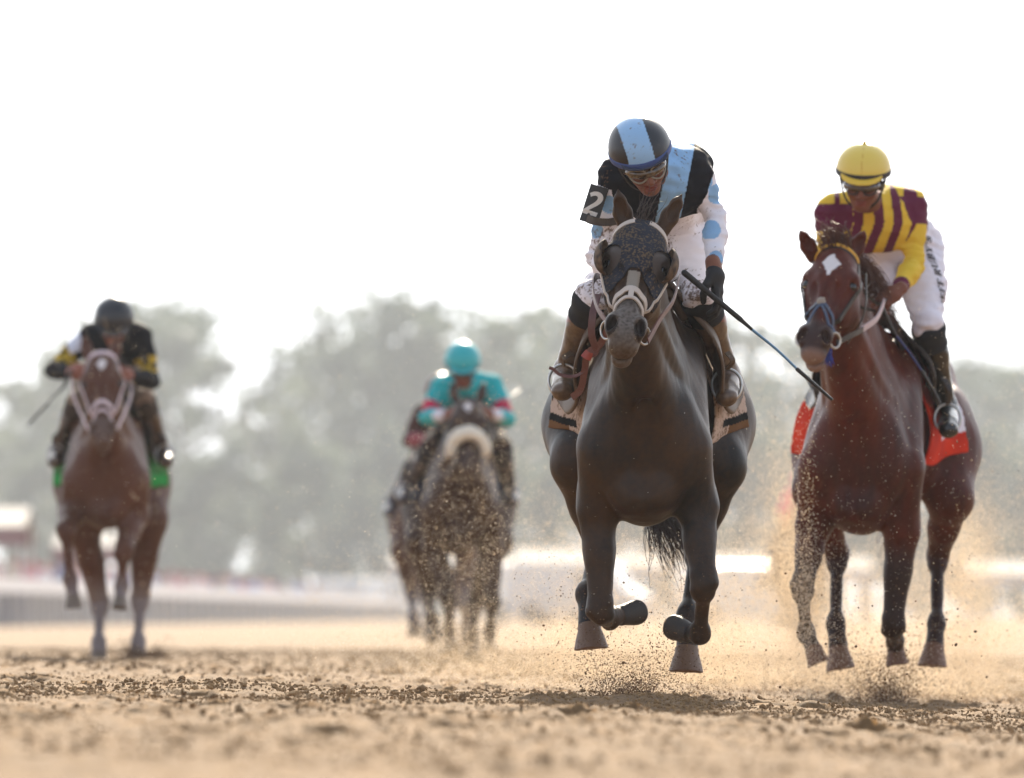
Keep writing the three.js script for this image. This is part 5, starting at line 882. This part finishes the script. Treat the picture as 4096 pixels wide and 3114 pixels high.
    racingSaddle(Q, R, { label: 'dark racing saddle on the left bay horse', col: leather(60, 50, 44, 0.5), cell: 0.011 });
    saddleCloth(Q, { label: 'green saddle cloth on the left bay horse', front: -0.05, back: -0.46, hem: (l) => 1.1, cell: 0.011, color: (x, y, z, l) => (y < 1.17 ? lin(40, 150, 70) : mix3(lin(62, 96, 52), lin(40, 130, 62), clamp(0.5 + N3(x * 8, y * 8, z * 8), 0, 1))) });
    const J = Q.J; whip('slim dark whip pointing down left from the black-silked rider', [J([282, 1485, 0.62]), J([255, 1545, 0.62]), J([200, 1605, 0.62]), J([112, 1700, 0.62])], black, plainMat(60, 60, 66, 0.5), black);
    put(R.T, 'arm_card', patch(R.jacketF, J([300, 1372, 0.28]), V(0.8, 0.4, 0), V(-0.4, 0.85, 0), V(-0.3, 0.1, 0.95).normalize(), 0.1, 0.13, 8, 8, 0.008), plainMat(214, 216, 226, 0.7, { side: THREE.DoubleSide }));
  }
  { // middle horse
    const Q = tealHorse, B = sub(Q.T, 'bridle'), R = tealRider, fl = [], r = rng(6);
    for (let i = 0; i <= 26; i++) { const a = -1.5 + 3 * i / 26, D = Q.Xh.clone().multiplyScalar(Math.sin(a)).addScaledVector(Q.Zf, Math.cos(a)); for (let k = 0; k < 3; k++) { const p = Q.H(0, 0.33 + 0.05 * Math.abs(a) ** 2 * 0.5 + 0.012 * k, -0.075).addScaledVector(D, 0.115); fl.push(new THREE.IcosahedronGeometry(0.034 + 0.008 * r(), 1).translate(p.x, p.y, p.z)); } }
    fl.forEach(g => { g.setIndex([...Array(g.attributes.position.count).keys()]); });
    put(B, 'sheepskin_noseband', merge(fl), plainMat(226, 216, 196, 0.95));
    put(B, 'browband', headStrap(Q, (t) => [0.045 - 0.03 * Math.cos((t - 0.5) * 2.4), -1.3 + 2.6 * t], 0.02, 0.006, 30), black);
    for (const q of [-1, 1]) { put(B, 'cheek_strap', headStrap(Q, (t) => [0.03 + 0.42 * t, q * (1.45 - 0.1 * t)], 0.02, 0.006, 30), black); put(B, 'rein', strap(curve([Q.H(q * 0.08, 0.47, -0.09), along(Q.H(q * 0.16, 0.3, -0.2), R.K[q < 0 ? 'wrL' : 'wrR'], 0.5), R.K[q < 0 ? 'wrL' : 'wrR']], 16), ns(16, V(q, 0, 0.4)), 0.02, 0.005), black); }
    racingSaddle(Q, R, { label: 'dark racing saddle on the middle horse', col: leather(50, 42, 42, 0.5), cell: 0.012 });
    saddleCloth(Q, { label: 'dark blue saddle cloth on the middle horse', front: -0.05, back: -0.48, hem: () => 1.08, cell: 0.012, color: () => lin(46, 52, 74) });
    const J = Q.J; whip('thin dark whip sticking out right of the turquoise rider', [J([1975, 1650, 0.5]), J([2005, 1640, 0.4]), J([2040, 1610, 0.2]), J([2080, 1560, 0])], black, black, black);
  }
}
// ---------------------------------------------------------------- rail, tents, crowd, vehicles, trees
const white = plainMat(222, 220, 216, 0.55);
{
  const A = V(-16.2, 0, -38), B = V(-4.6, 0, -445), L = A.distanceTo(B), d = B.clone().sub(A).normalize();
  const T = thing('track_rail', 'long white outer rail running back along the left of the track', 'rail', A);
  const beam = new THREE.BoxGeometry(0.06, 0.34, L).rotateY(Math.atan2(d.x, d.z)).translate((A.x + B.x) / 2, 1.02, (A.z + B.z) / 2); put(T, 'top_rail', beam, new THREE.MeshPhysicalMaterial({ color: 0xf6f4f2, roughness: 0.9, transmission: 0.35, thickness: 0 }));
  const pg = new THREE.CylinderGeometry(0.035, 0.04, 0.92, 8);
  for (let s = 2; s < L; s += 4) { const p = A.clone().addScaledVector(d, s), m = new THREE.Mesh(pg, white); m.name = 'post'; m.position.set(p.x - A.x, 0.46, p.z - A.z); m.castShadow = m.receiveShadow = true; T.add(m); }
}
{
  const A = V(-17.0, 0, -38), B = V(-5.0, 0, -445), L = A.distanceTo(B), d = B.clone().sub(A).normalize();
  single('added_shade_wall', new THREE.BoxGeometry(0.3, 0.86, L).rotateY(Math.atan2(d.x, d.z)).translate((A.x + B.x) / 2, 0.43, (A.z + B.z) / 2), plainMat(112, 112, 118, 0.9), 'added low grey wall standing in for the shade under the left outer rail', 'wall', A.clone());  // added box, its grey stands in for the shaded band beneath the rail
}
// tents: a ridged canopy on posts, with a fascia strip
function tent(cx, z, w, dp, eave, top, fascia, label, roofMat = white) {
  const T = thing('marquee_tent', label, 'tent', V(cx, groundY(cx, z), z), 'white tents along the far side of the track');
  const s = new THREE.Shape(); s.moveTo(-dp / 2, eave); s.quadraticCurveTo(-dp / 5, lerp(eave, top, 0.55), 0, top); s.quadraticCurveTo(dp / 5, lerp(eave, top, 0.55), dp / 2, eave); s.lineTo(dp / 2 - 0.06, eave - 0.06); s.quadraticCurveTo(dp / 5, lerp(eave, top, 0.5) - 0.06, 0, top - 0.07); s.quadraticCurveTo(-dp / 5, lerp(eave, top, 0.5) - 0.06, -dp / 2 + 0.06, eave - 0.06);
  put(T, 'roof', new THREE.ExtrudeGeometry(s, { depth: w, bevelEnabled: false, curveSegments: 6 }).rotateY(Math.PI / 2).translate(cx - w / 2, 0, z), roofMat);
  for (const q of [-1, 1]) put(T, 'fascia', new THREE.BoxGeometry(w, 0.4, 0.03).translate(cx, eave - 0.26, z + q * (dp / 2 - 0.02)), fascia);
  const pg = new THREE.CylinderGeometry(0.04, 0.04, eave, 6), n = Math.max(2, Math.round(w / 3) + 1);
  for (let i = 0; i < n; i++) for (const q of [-1, 1]) { const m = new THREE.Mesh(pg, white); m.name = 'post'; m.position.set(-w / 2 + 0.1 + i * (w - 0.2) / (n - 1), eave / 2, q * (dp / 2 - 0.12)); T.add(m); }
  return T;
}
const redCloth = plainMat(150, 116, 116, 0.8), greyCloth = plainMat(190, 182, 184, 0.85), offWhite = plainMat(205, 200, 198, 0.8), canvas = plainMat(150, 146, 144, 0.8);
tent(-13.6, -196, 3.2, 4, 2.5, 3.0, redCloth, 'white tent with a dull red fascia above the crowd at the left edge', canvas);
tent(-12.6, -236, 2.2, 3, 2.35, 2.8, redCloth, 'small red-edged tent just behind the leftmost one', canvas);
tent(-3.4, -330, 3.4, 4, 2.45, 2.95, offWhite, 'small pale tent showing left of the middle horse', canvas);
tent(1.6, -318, 3.0, 4, 2.45, 3.0, offWhite, 'pale tent just right of the middle horse', canvas);
tent(5.0, -330, 2.6, 4, 2.3, 2.85, offWhite, 'pale tent left of the grey horse legs', canvas);
tent(9.2, -322, 3.2, 4, 2.25, 2.8, offWhite, 'pale tent right of the grey horse legs', canvas);
tent(13.6, -335, 3.4, 4, 2.2, 2.8, offWhite, 'pale tent seen between the chestnut horse legs', canvas);
tent(20.4, -318, 4.4, 4, 1.95, 2.5, offWhite, 'pale tent at the right edge of the picture', canvas);
// parked vans
{
  const s = new THREE.Shape(); s.moveTo(-2.4, 0.35); s.lineTo(-2.4, 2.0); s.quadraticCurveTo(-2.4, 2.2, -2.2, 2.2); s.lineTo(1.0, 2.2); s.quadraticCurveTo(1.25, 2.18, 1.4, 1.95); s.lineTo(1.85, 1.25); s.lineTo(2.4, 1.05); s.quadraticCurveTo(2.5, 1.0, 2.5, 0.8); s.lineTo(2.5, 0.35); s.closePath();
  const bodyG = new THREE.ExtrudeGeometry(s, { depth: 1.7, bevelEnabled: true, bevelSize: 0.06, bevelThickness: 0.06, bevelSegments: 3, curveSegments: 6 }).translate(0, 0, -0.85);
  const paint = new THREE.MeshPhysicalMaterial({ color: 0xe6e6e4, roughness: 0.25, clearcoat: 1, clearcoatRoughness: 0.06 }), glass = new THREE.MeshPhysicalMaterial({ color: 0x20262a, roughness: 0.06, clearcoat: 1 }), tyre = plainMat(26, 26, 27, 0.85), hub = new THREE.MeshStandardMaterial({ color: 0xb8b8b8, metalness: 0.8, roughness: 0.3 });
  for (const [x, z, r, label] of [[-9.2, -430, 1.25, 'white van parked left of the middle horse, far back'], [-7.7, -430, 1.1, 'white van parked nearest the middle horse, glinting in the sun'], [0.9, -288, 0.15, 'white van just right of the middle horse'], [2.4, -282, -0.3, 'white van parked beside the front grey horse'], [8.6, -290, 0.2, 'white van between the grey and chestnut horses']]) {
    const T = thing('parked_van', label, 'van', V(x, groundY(x, z), z), 'white vans parked across the infield');
    const add = (p, n, g, m, X = 0, Y = 0, Z = 0) => { const o = new THREE.Mesh(g, m); o.name = n; o.position.set(X, Y, Z); o.castShadow = o.receiveShadow = true; p.add(o); return o; };
    add(T, 'body', bodyG, paint); for (const q of [-1, 1]) { add(T, 'side_window', new THREE.BoxGeometry(0.9, 0.55, 0.02), glass, 0.65, 1.6, q * 0.917); add(T, 'headlight', new THREE.SphereGeometry(0.12, 10, 8).scale(0.5, 1, 1), hub, 2.52, 0.82, q * 0.6); }
    const ws = add(T, 'windscreen', new THREE.BoxGeometry(0.02, 0.8, 1.5), glass, 1.68, 1.6, 0); ws.rotation.z = 0.57;
    for (const [wx, wz] of [[-1.5, -0.86], [-1.5, 0.86], [1.55, -0.86], [1.55, 0.86]]) { const w = add(T, 'wheel', new THREE.CylinderGeometry(0.36, 0.36, 0.24, 18).rotateX(Math.PI / 2), tyre, wx, 0.36, wz); add(w, 'rim', new THREE.CylinderGeometry(0.2, 0.2, 0.26, 12).rotateX(Math.PI / 2), hub); }
    T.rotation.y = r;
  }
}
// the far-off crowd behind the rail
{
  const B = grp([cone(V(0, 0.9, 0), V(0, 1.3, 0), 0.15, 0.17, 0.1, V(1, 0, 0), 1.2), cone(V(-0.09, 0.05, 0), V(-0.09, 0.9, 0), 0.06, 0.09, 0.05), cone(V(0.09, 0.05, 0), V(0.09, 0.9, 0), 0.06, 0.09, 0.05), cone(V(-0.22, 1.35, 0), V(-0.26, 0.95, 0.06), 0.05, 0.04, 0.05), cone(V(0.22, 1.35, 0), V(0.26, 0.95, 0.06), 0.05, 0.04, 0.05), cone(V(0, 1.35, 0), V(0, 1.5, 0), 0.06, 0.05, 0.05), ell(V(0, 1.6, 0.01), 0.085, 0.115, 0.1, 0.03)]);
  const hair = lin(150, 120, 110), g = meshField(field([B], (q) => q[0]), bounds([B]), 0.04, (x, y, z) => (y > 1.48 ? (z > 0.02 ? lin(214, 168, 150) : hair) : y < 0.85 ? lin(150, 150, 165) : [1, 1, 1]));
  const rand = rng(404), n = 260, m = new THREE.InstancedMesh(g, new THREE.MeshStandardMaterial({ vertexColors: true, roughness: 0.85 }), n), M = new THREE.Matrix4(), c = new THREE.Color();
  const tint = [lin(226, 190, 190), lin(235, 232, 232), lin(220, 150, 158), lin(190, 200, 226), lin(216, 200, 180), lin(130, 140, 170), lin(238, 214, 210)];
  for (let i = 0; i < n; i++) { const z = -(150 + 200 * rand()), x = -16.2 + (-z - 38) * 0.0285 - 0.8 - 3.5 * rand(); M.compose(V(x, groundY(x, z), z), new THREE.Quaternion().setFromAxisAngle(V(0, 1, 0), 0.6 + rand()), V(1, 0.94 + 0.12 * rand(), 1)); m.setMatrixAt(i, M); m.setColorAt(i, c.setRGB(...tint[Math.floor(rand() * tint.length)])); }
  m.name = 'crowd'; m.userData = { kind: 'stuff', label: 'far-off crowd in pale clothes standing behind the left rail' }; m.castShadow = m.receiveShadow = true; scene.add(m);
}
// trees
{
  const bark = plainMat(92, 80, 70, 0.95), leafMats = [[92, 104, 86], [102, 112, 92], [88, 100, 88]].map(c => new THREE.MeshPhysicalMaterial({ color: new THREE.Color().setRGB(...lin(...c)), roughness: 0.9, transmission: 0.5, thickness: 0, side: THREE.DoubleSide }));
  function crownGeo(seed, dens, low) {                               // unit height 1, radius about 0.33
    const r = rng(seed), pos = [], nrm = [], uv = [], q = V(), e = new THREE.Euler(), Q = new THREE.Quaternion();
    for (let c = 0; c < (low > 0.09 ? 30 : 50); c++) {
      const t = low + (0.96 - low) * Math.pow(r(), 0.8), a = r() * 6.283, prof = Math.sin(Math.PI * clamp((t - low + 0.12) / (1.12 - low), 0, 1)) ** 0.6, rr = 0.3 * prof * Math.sqrt(0.15 + 0.85 * r()), C = V(Math.cos(a) * rr, t, Math.sin(a) * rr), cr = 0.045 + 0.05 * r();
      for (let i = 0; i < dens; i++) {
        const d = V(gauss(r), gauss(r) * 0.7, gauss(r)).multiplyScalar(cr * 0.62), s = 0.008 + 0.012 * r(); e.set(r() * 6.3, r() * 6.3, r() * 6.3); Q.setFromEuler(e);
        const p = [[-1, -0.6], [1, -0.7], [1.1, 0.6], [-0.9, 0.8]].map(([x, y]) => q.set(x * s, y * s, (x * y) * s * 0.3).applyQuaternion(Q).add(C).add(d).clone()), n = V(0, 0, 1).applyQuaternion(Q);
        for (const k of [0, 1, 2, 0, 2, 3]) { pos.push(p[k].x, p[k].y, p[k].z); nrm.push(n.x, n.y, n.z); uv.push(k & 1, k >> 1); }
      }
    }
    const g = new THREE.BufferGeometry(); g.setAttribute('position', new THREE.Float32BufferAttribute(pos, 3)); g.setAttribute('normal', new THREE.Float32BufferAttribute(nrm, 3)); g.setAttribute('uv', new THREE.Float32BufferAttribute(uv, 2)); return g;
  }
  function trunkGeo(seed) { const r = rng(seed), out = [tube([V(0, -0.01, 0), V(0.004, 0.2, 0.004), V(-0.006, 0.45, 0), V(0.004, 0.8, 0)], 0.026, 8, 8, 0.006)]; for (let i = 0; i < 7; i++) { const y = 0.18 + 0.07 * i, a = r() * 6.283, L = 0.18 + 0.1 * r(); out.push(tube([V(0, y, 0), V(Math.cos(a) * L * 0.5, y + 0.07, Math.sin(a) * L * 0.5), V(Math.cos(a) * L, y + 0.17, Math.sin(a) * L)], 0.011, 5, 5, 0.003)); } return merge(out); }
  const crowns = [0, 1, 2, 3, 4].map(i => crownGeo(900 + i * 13, [56, 48, 42, 95, 36][i], [0.1, 0.14, 0.2, 0.08, 0.3][i])), trunks = [0, 1].map(i => trunkGeo(70 + i)), rand = rng(88);
  const where = ['at the left edge', 'just left of the black-helmeted rider', 'behind the black-helmeted rider', 'right of the black-helmeted rider', 'in the sparse gap left of centre', 'low in the left-centre gap', 'on the left shoulder of the central clump', 'tallest in the central clump', 'above and left of the turquoise rider', 'straight above the turquoise rider', 'above and right of the turquoise rider', 'left of the grey horse', 'behind the grey horse head', 'behind the front rider boots', 'right of the front rider whip hand', 'between the two leading horses', 'behind the chestnut horse head', 'behind the chestnut rider', 'right of the chestnut rider boot', 'at the right edge'];
  [[40, 1500], [300, 1340], [540, 1185], [730, 1230], [900, 1370], [1130, 1480], [1320, 1310], [1490, 1140], [1650, 1165], [1815, 1240], [1990, 1190], [2220, 1230], [2460, 1270], [2700, 1250], [2950, 1270], [3210, 1330], [3460, 1360], [3700, 1400], [3920, 1420], [4085, 1400]].forEach(([px, py], i) => {
    const Z = 830 + 90 * rand(), sparse = i === 4 || i === 5, p = P(px, py, Z), H = p.y, c = crowns[sparse ? 4 : i % 3], w = sparse ? 0.62 : 1.05 + 0.3 * rand();
    const T = thing('broadleaf_tree', 'hazy green tree ' + where[i], 'tree', V(p.x, 0, p.z), 'trees beyond the track');
    const t = new THREE.Mesh(trunks[i % 2], bark), k = new THREE.Mesh(c, leafMats[i % 3]); t.name = 'trunk'; k.name = 'crown'; t.castShadow = k.castShadow = t.receiveShadow = k.receiveShadow = true;
    T.add(t, k); t.scale.set(H, H, H); k.scale.set(H * w, H, H * w); T.rotation.y = rand() * 6.28;
  });
  // lower bank of shrubs in front of the trees
  const sh = ['behind the left bay horse', 'between the left bay and the middle horse, leftmost', 'midway between the left bay and the middle horse', 'left of the middle horse', 'behind the middle horse', 'right of the middle horse', 'left of the grey horse legs', 'behind the grey horse', 'right of the grey horse', 'left of the chestnut horse', 'behind the chestnut horse', 'right of the chestnut horse'];
  for (let i = 0; i < 12; i++) { const px = 200 + i * 345 + 60 * (rand() - 0.5), Z = 760 + 30 * rand(), p = P(px, 1800 - 120 * rand(), Z), H = p.y, T = thing('tall_shrub', 'dense hazy shrub bank ' + sh[i], 'shrub', V(p.x, 0, p.z), 'shrubs below the trees'), k = new THREE.Mesh(crowns[3], leafMats[(i + 1) % 3]), t = new THREE.Mesh(trunks[i % 2], bark); k.name = 'crown'; t.name = 'trunk'; k.scale.set(H * 1.1, H * 1.12, H); k.position.y = -0.09 * H; t.scale.set(H * 0.7, H * 0.7, H * 0.7); k.castShadow = k.receiveShadow = true; T.add(k, t); T.rotation.y = rand() * 6; }
}
scene.fog = new THREE.FogExp2(0xe6eaee, 0.0004);
// ---------------------------------------------------------------- dirt thrown up by the hooves
{
  const grain = clodGeo(3.3, 0), dustMat = new THREE.MeshPhysicalMaterial({ roughness: 1, transmission: 0.9, thickness: 0, specularIntensity: 0.2 }), clodMat = new THREE.MeshStandardMaterial({ roughness: 0.95 });
  const GOLD = [lin(238, 226, 208), lin(232, 216, 192), lin(242, 234, 220)], BROWN = [lin(96, 70, 48), lin(120, 92, 64), lin(76, 56, 40)];
  const r = rng(2024), fine = [], thick = [];
  const box = (list, n, [x0, x1], [y0, y1], [z0, z1], s0, s1) => { for (let i = 0; i < n; i++) { const Z = lerp(z0, z1, r()), px = lerp(x0, x1, r()), py = lerp(y1, y0, r()), p = P(px, py, Z); if (p.y < groundY(p.x, p.z)) continue; list.push([p.x, p.y, p.z, lerp(s0, s1, r() * r())]); } };
  // drifting bank: thickest near the ground, torn into wisps
  const bank = (list, n, cx, sx, z0, sz, h, s0, s1, tear = 1) => { for (let i = 0, k = 0; i < n && k < n * 6; k++) { const Z = z0 + gauss(r) * sz, x = (cx - CX) / F * Z + gauss(r) * sx, y = -Math.log(1 - r() * 0.999) * h, w = 0.5 + 1.5 * N3(x * 2.2 + 3, y * 2.4, Z * 0.5) + 0.8 * N3(x * 6, y * 5, Z); if (r() > 1 - tear + tear * w) continue; i++; list.push([x, groundBase(x, -Z) + y - 0.02, -Z, lerp(s0, s1, r() * r())]); } };
  const blob = (list, n, cx, cy, sx, sy, [z0, z1], s0, s1) => { for (let i = 0; i < n; i++) { const Z = lerp(z0, z1, r()), p = P(cx + gauss(r) * sx, cy + gauss(r) * sy, Z); if (p.y < groundY(p.x, p.z)) continue; list.push([p.x, p.y, p.z, lerp(s0, s1, r() * r())]); } };
  const plume = (list, n, cx, Z, w, h, s0, s1) => { for (let i = 0; i < n; i++) { const p = P(cx, HORIZON, Z + gauss(r) * 0.2), a = gauss(r) * 0.6, hgt = -Math.log(1 - r() * 0.99) * h * (0.6 + 0.7 * Math.exp(-((Math.abs(a) - 0.9) ** 2) * 4)), x = p.x + a * w * (0.7 + 3 * hgt); list.push([x, groundY(x, p.z) + hgt, p.z, lerp(s0, s1, r() * r())]); } };
  // soft golden dust hanging behind the leaders
  bank(fine, 210000, 3200, 1.0, 40, 3.0, 0.32, 0.0012, 0.0028);
  bank(fine, 80000, 3400, 0.8, 37.6, 1.0, 0.42, 0.0014, 0.003);
  bank(fine, 52000, 2560, 0.42, 33.4, 0.8, 0.26, 0.0009, 0.0022);
  blob(fine, 34000, 3190, 2260, 80, 230, [37, 39.5], 0.0012, 0.0026);
  blob(fine, 26000, 3865, 2320, 75, 180, [37, 39.5], 0.0012, 0.0026);
  bank(fine, 8000, 1900, 0.6, 57, 2.4, 0.3, 0.0016, 0.0034);
  box(fine, 5000, [2050, 3100], [2150, 2800], [31, 34], 0.0008, 0.0022);
  blob(fine, 1700, 3220, 2300, 28, 330, [33.2, 34.2], 0.0012, 0.003);
  blob(fine, 2600, 3215, 2420, 34, 130, [33.6, 34.4], 0.0012, 0.003);
  box(fine, 350, [3150, 3950], [1000, 2500], [32.8, 33.8], 0.0009, 0.0022);
  blob(fine, 320, 1900, 2060, 95, 230, [50, 51.5], 0.0025, 0.006);
  blob(fine, 350, 1850, 2450, 130, 110, [50.5, 52], 0.002, 0.005);
  box(fine, 300, [180, 690], [1250, 2500], [46, 47], 0.002, 0.005);
  box(fine, 900, [0, 4096], [1300, 2760], [27, 34], 0.0008, 0.0016);
  scatter('airborne_dust', grain, dustMat, fine, GOLD, 'golden airborne dust hanging behind and around the galloping legs');
  plume(thick, 5200, 2520, 30.2, 0.17, 0.1, 0.0012, 0.0042); plume(thick, 1800, 2480, 30.6, 0.3, 0.1, 0.001, 0.003); plume(thick, 900, 2820, 30.4, 0.22, 0.1, 0.001, 0.003);
  plume(thick, 5200, 3545, 34.2, 0.15, 0.11, 0.0016, 0.0046); plume(thick, 2600, 3300, 34.2, 0.3, 0.1, 0.0012, 0.0034); plume(thick, 1200, 3800, 34.6, 0.3, 0.07, 0.0012, 0.003);
  plume(thick, 2600, 574, 48.3, 0.14, 0.03, 0.003, 0.008); plume(thick, 800, 1850, 52.6, 0.22, 0.08, 0.002, 0.006);
  box(thick, 700, [2050, 3000], [2200, 2790], [29.4, 32], 0.0014, 0.0034); box(thick, 420, [3050, 4096], [1800, 2820], [33, 35], 0.0014, 0.004); box(thick, 120, [2900, 4000], [1500, 2700], [29, 36], 0.002, 0.0045);
  box(thick, 70, [2150, 4050], [2250, 2800], [29, 34], 0.004, 0.009);
  scatter('kicked_up_dirt', grain, clodMat, thick, BROWN, 'dark clods and crumbs of dirt kicked up under the hooves');
}
renderer.render(scene, camera);
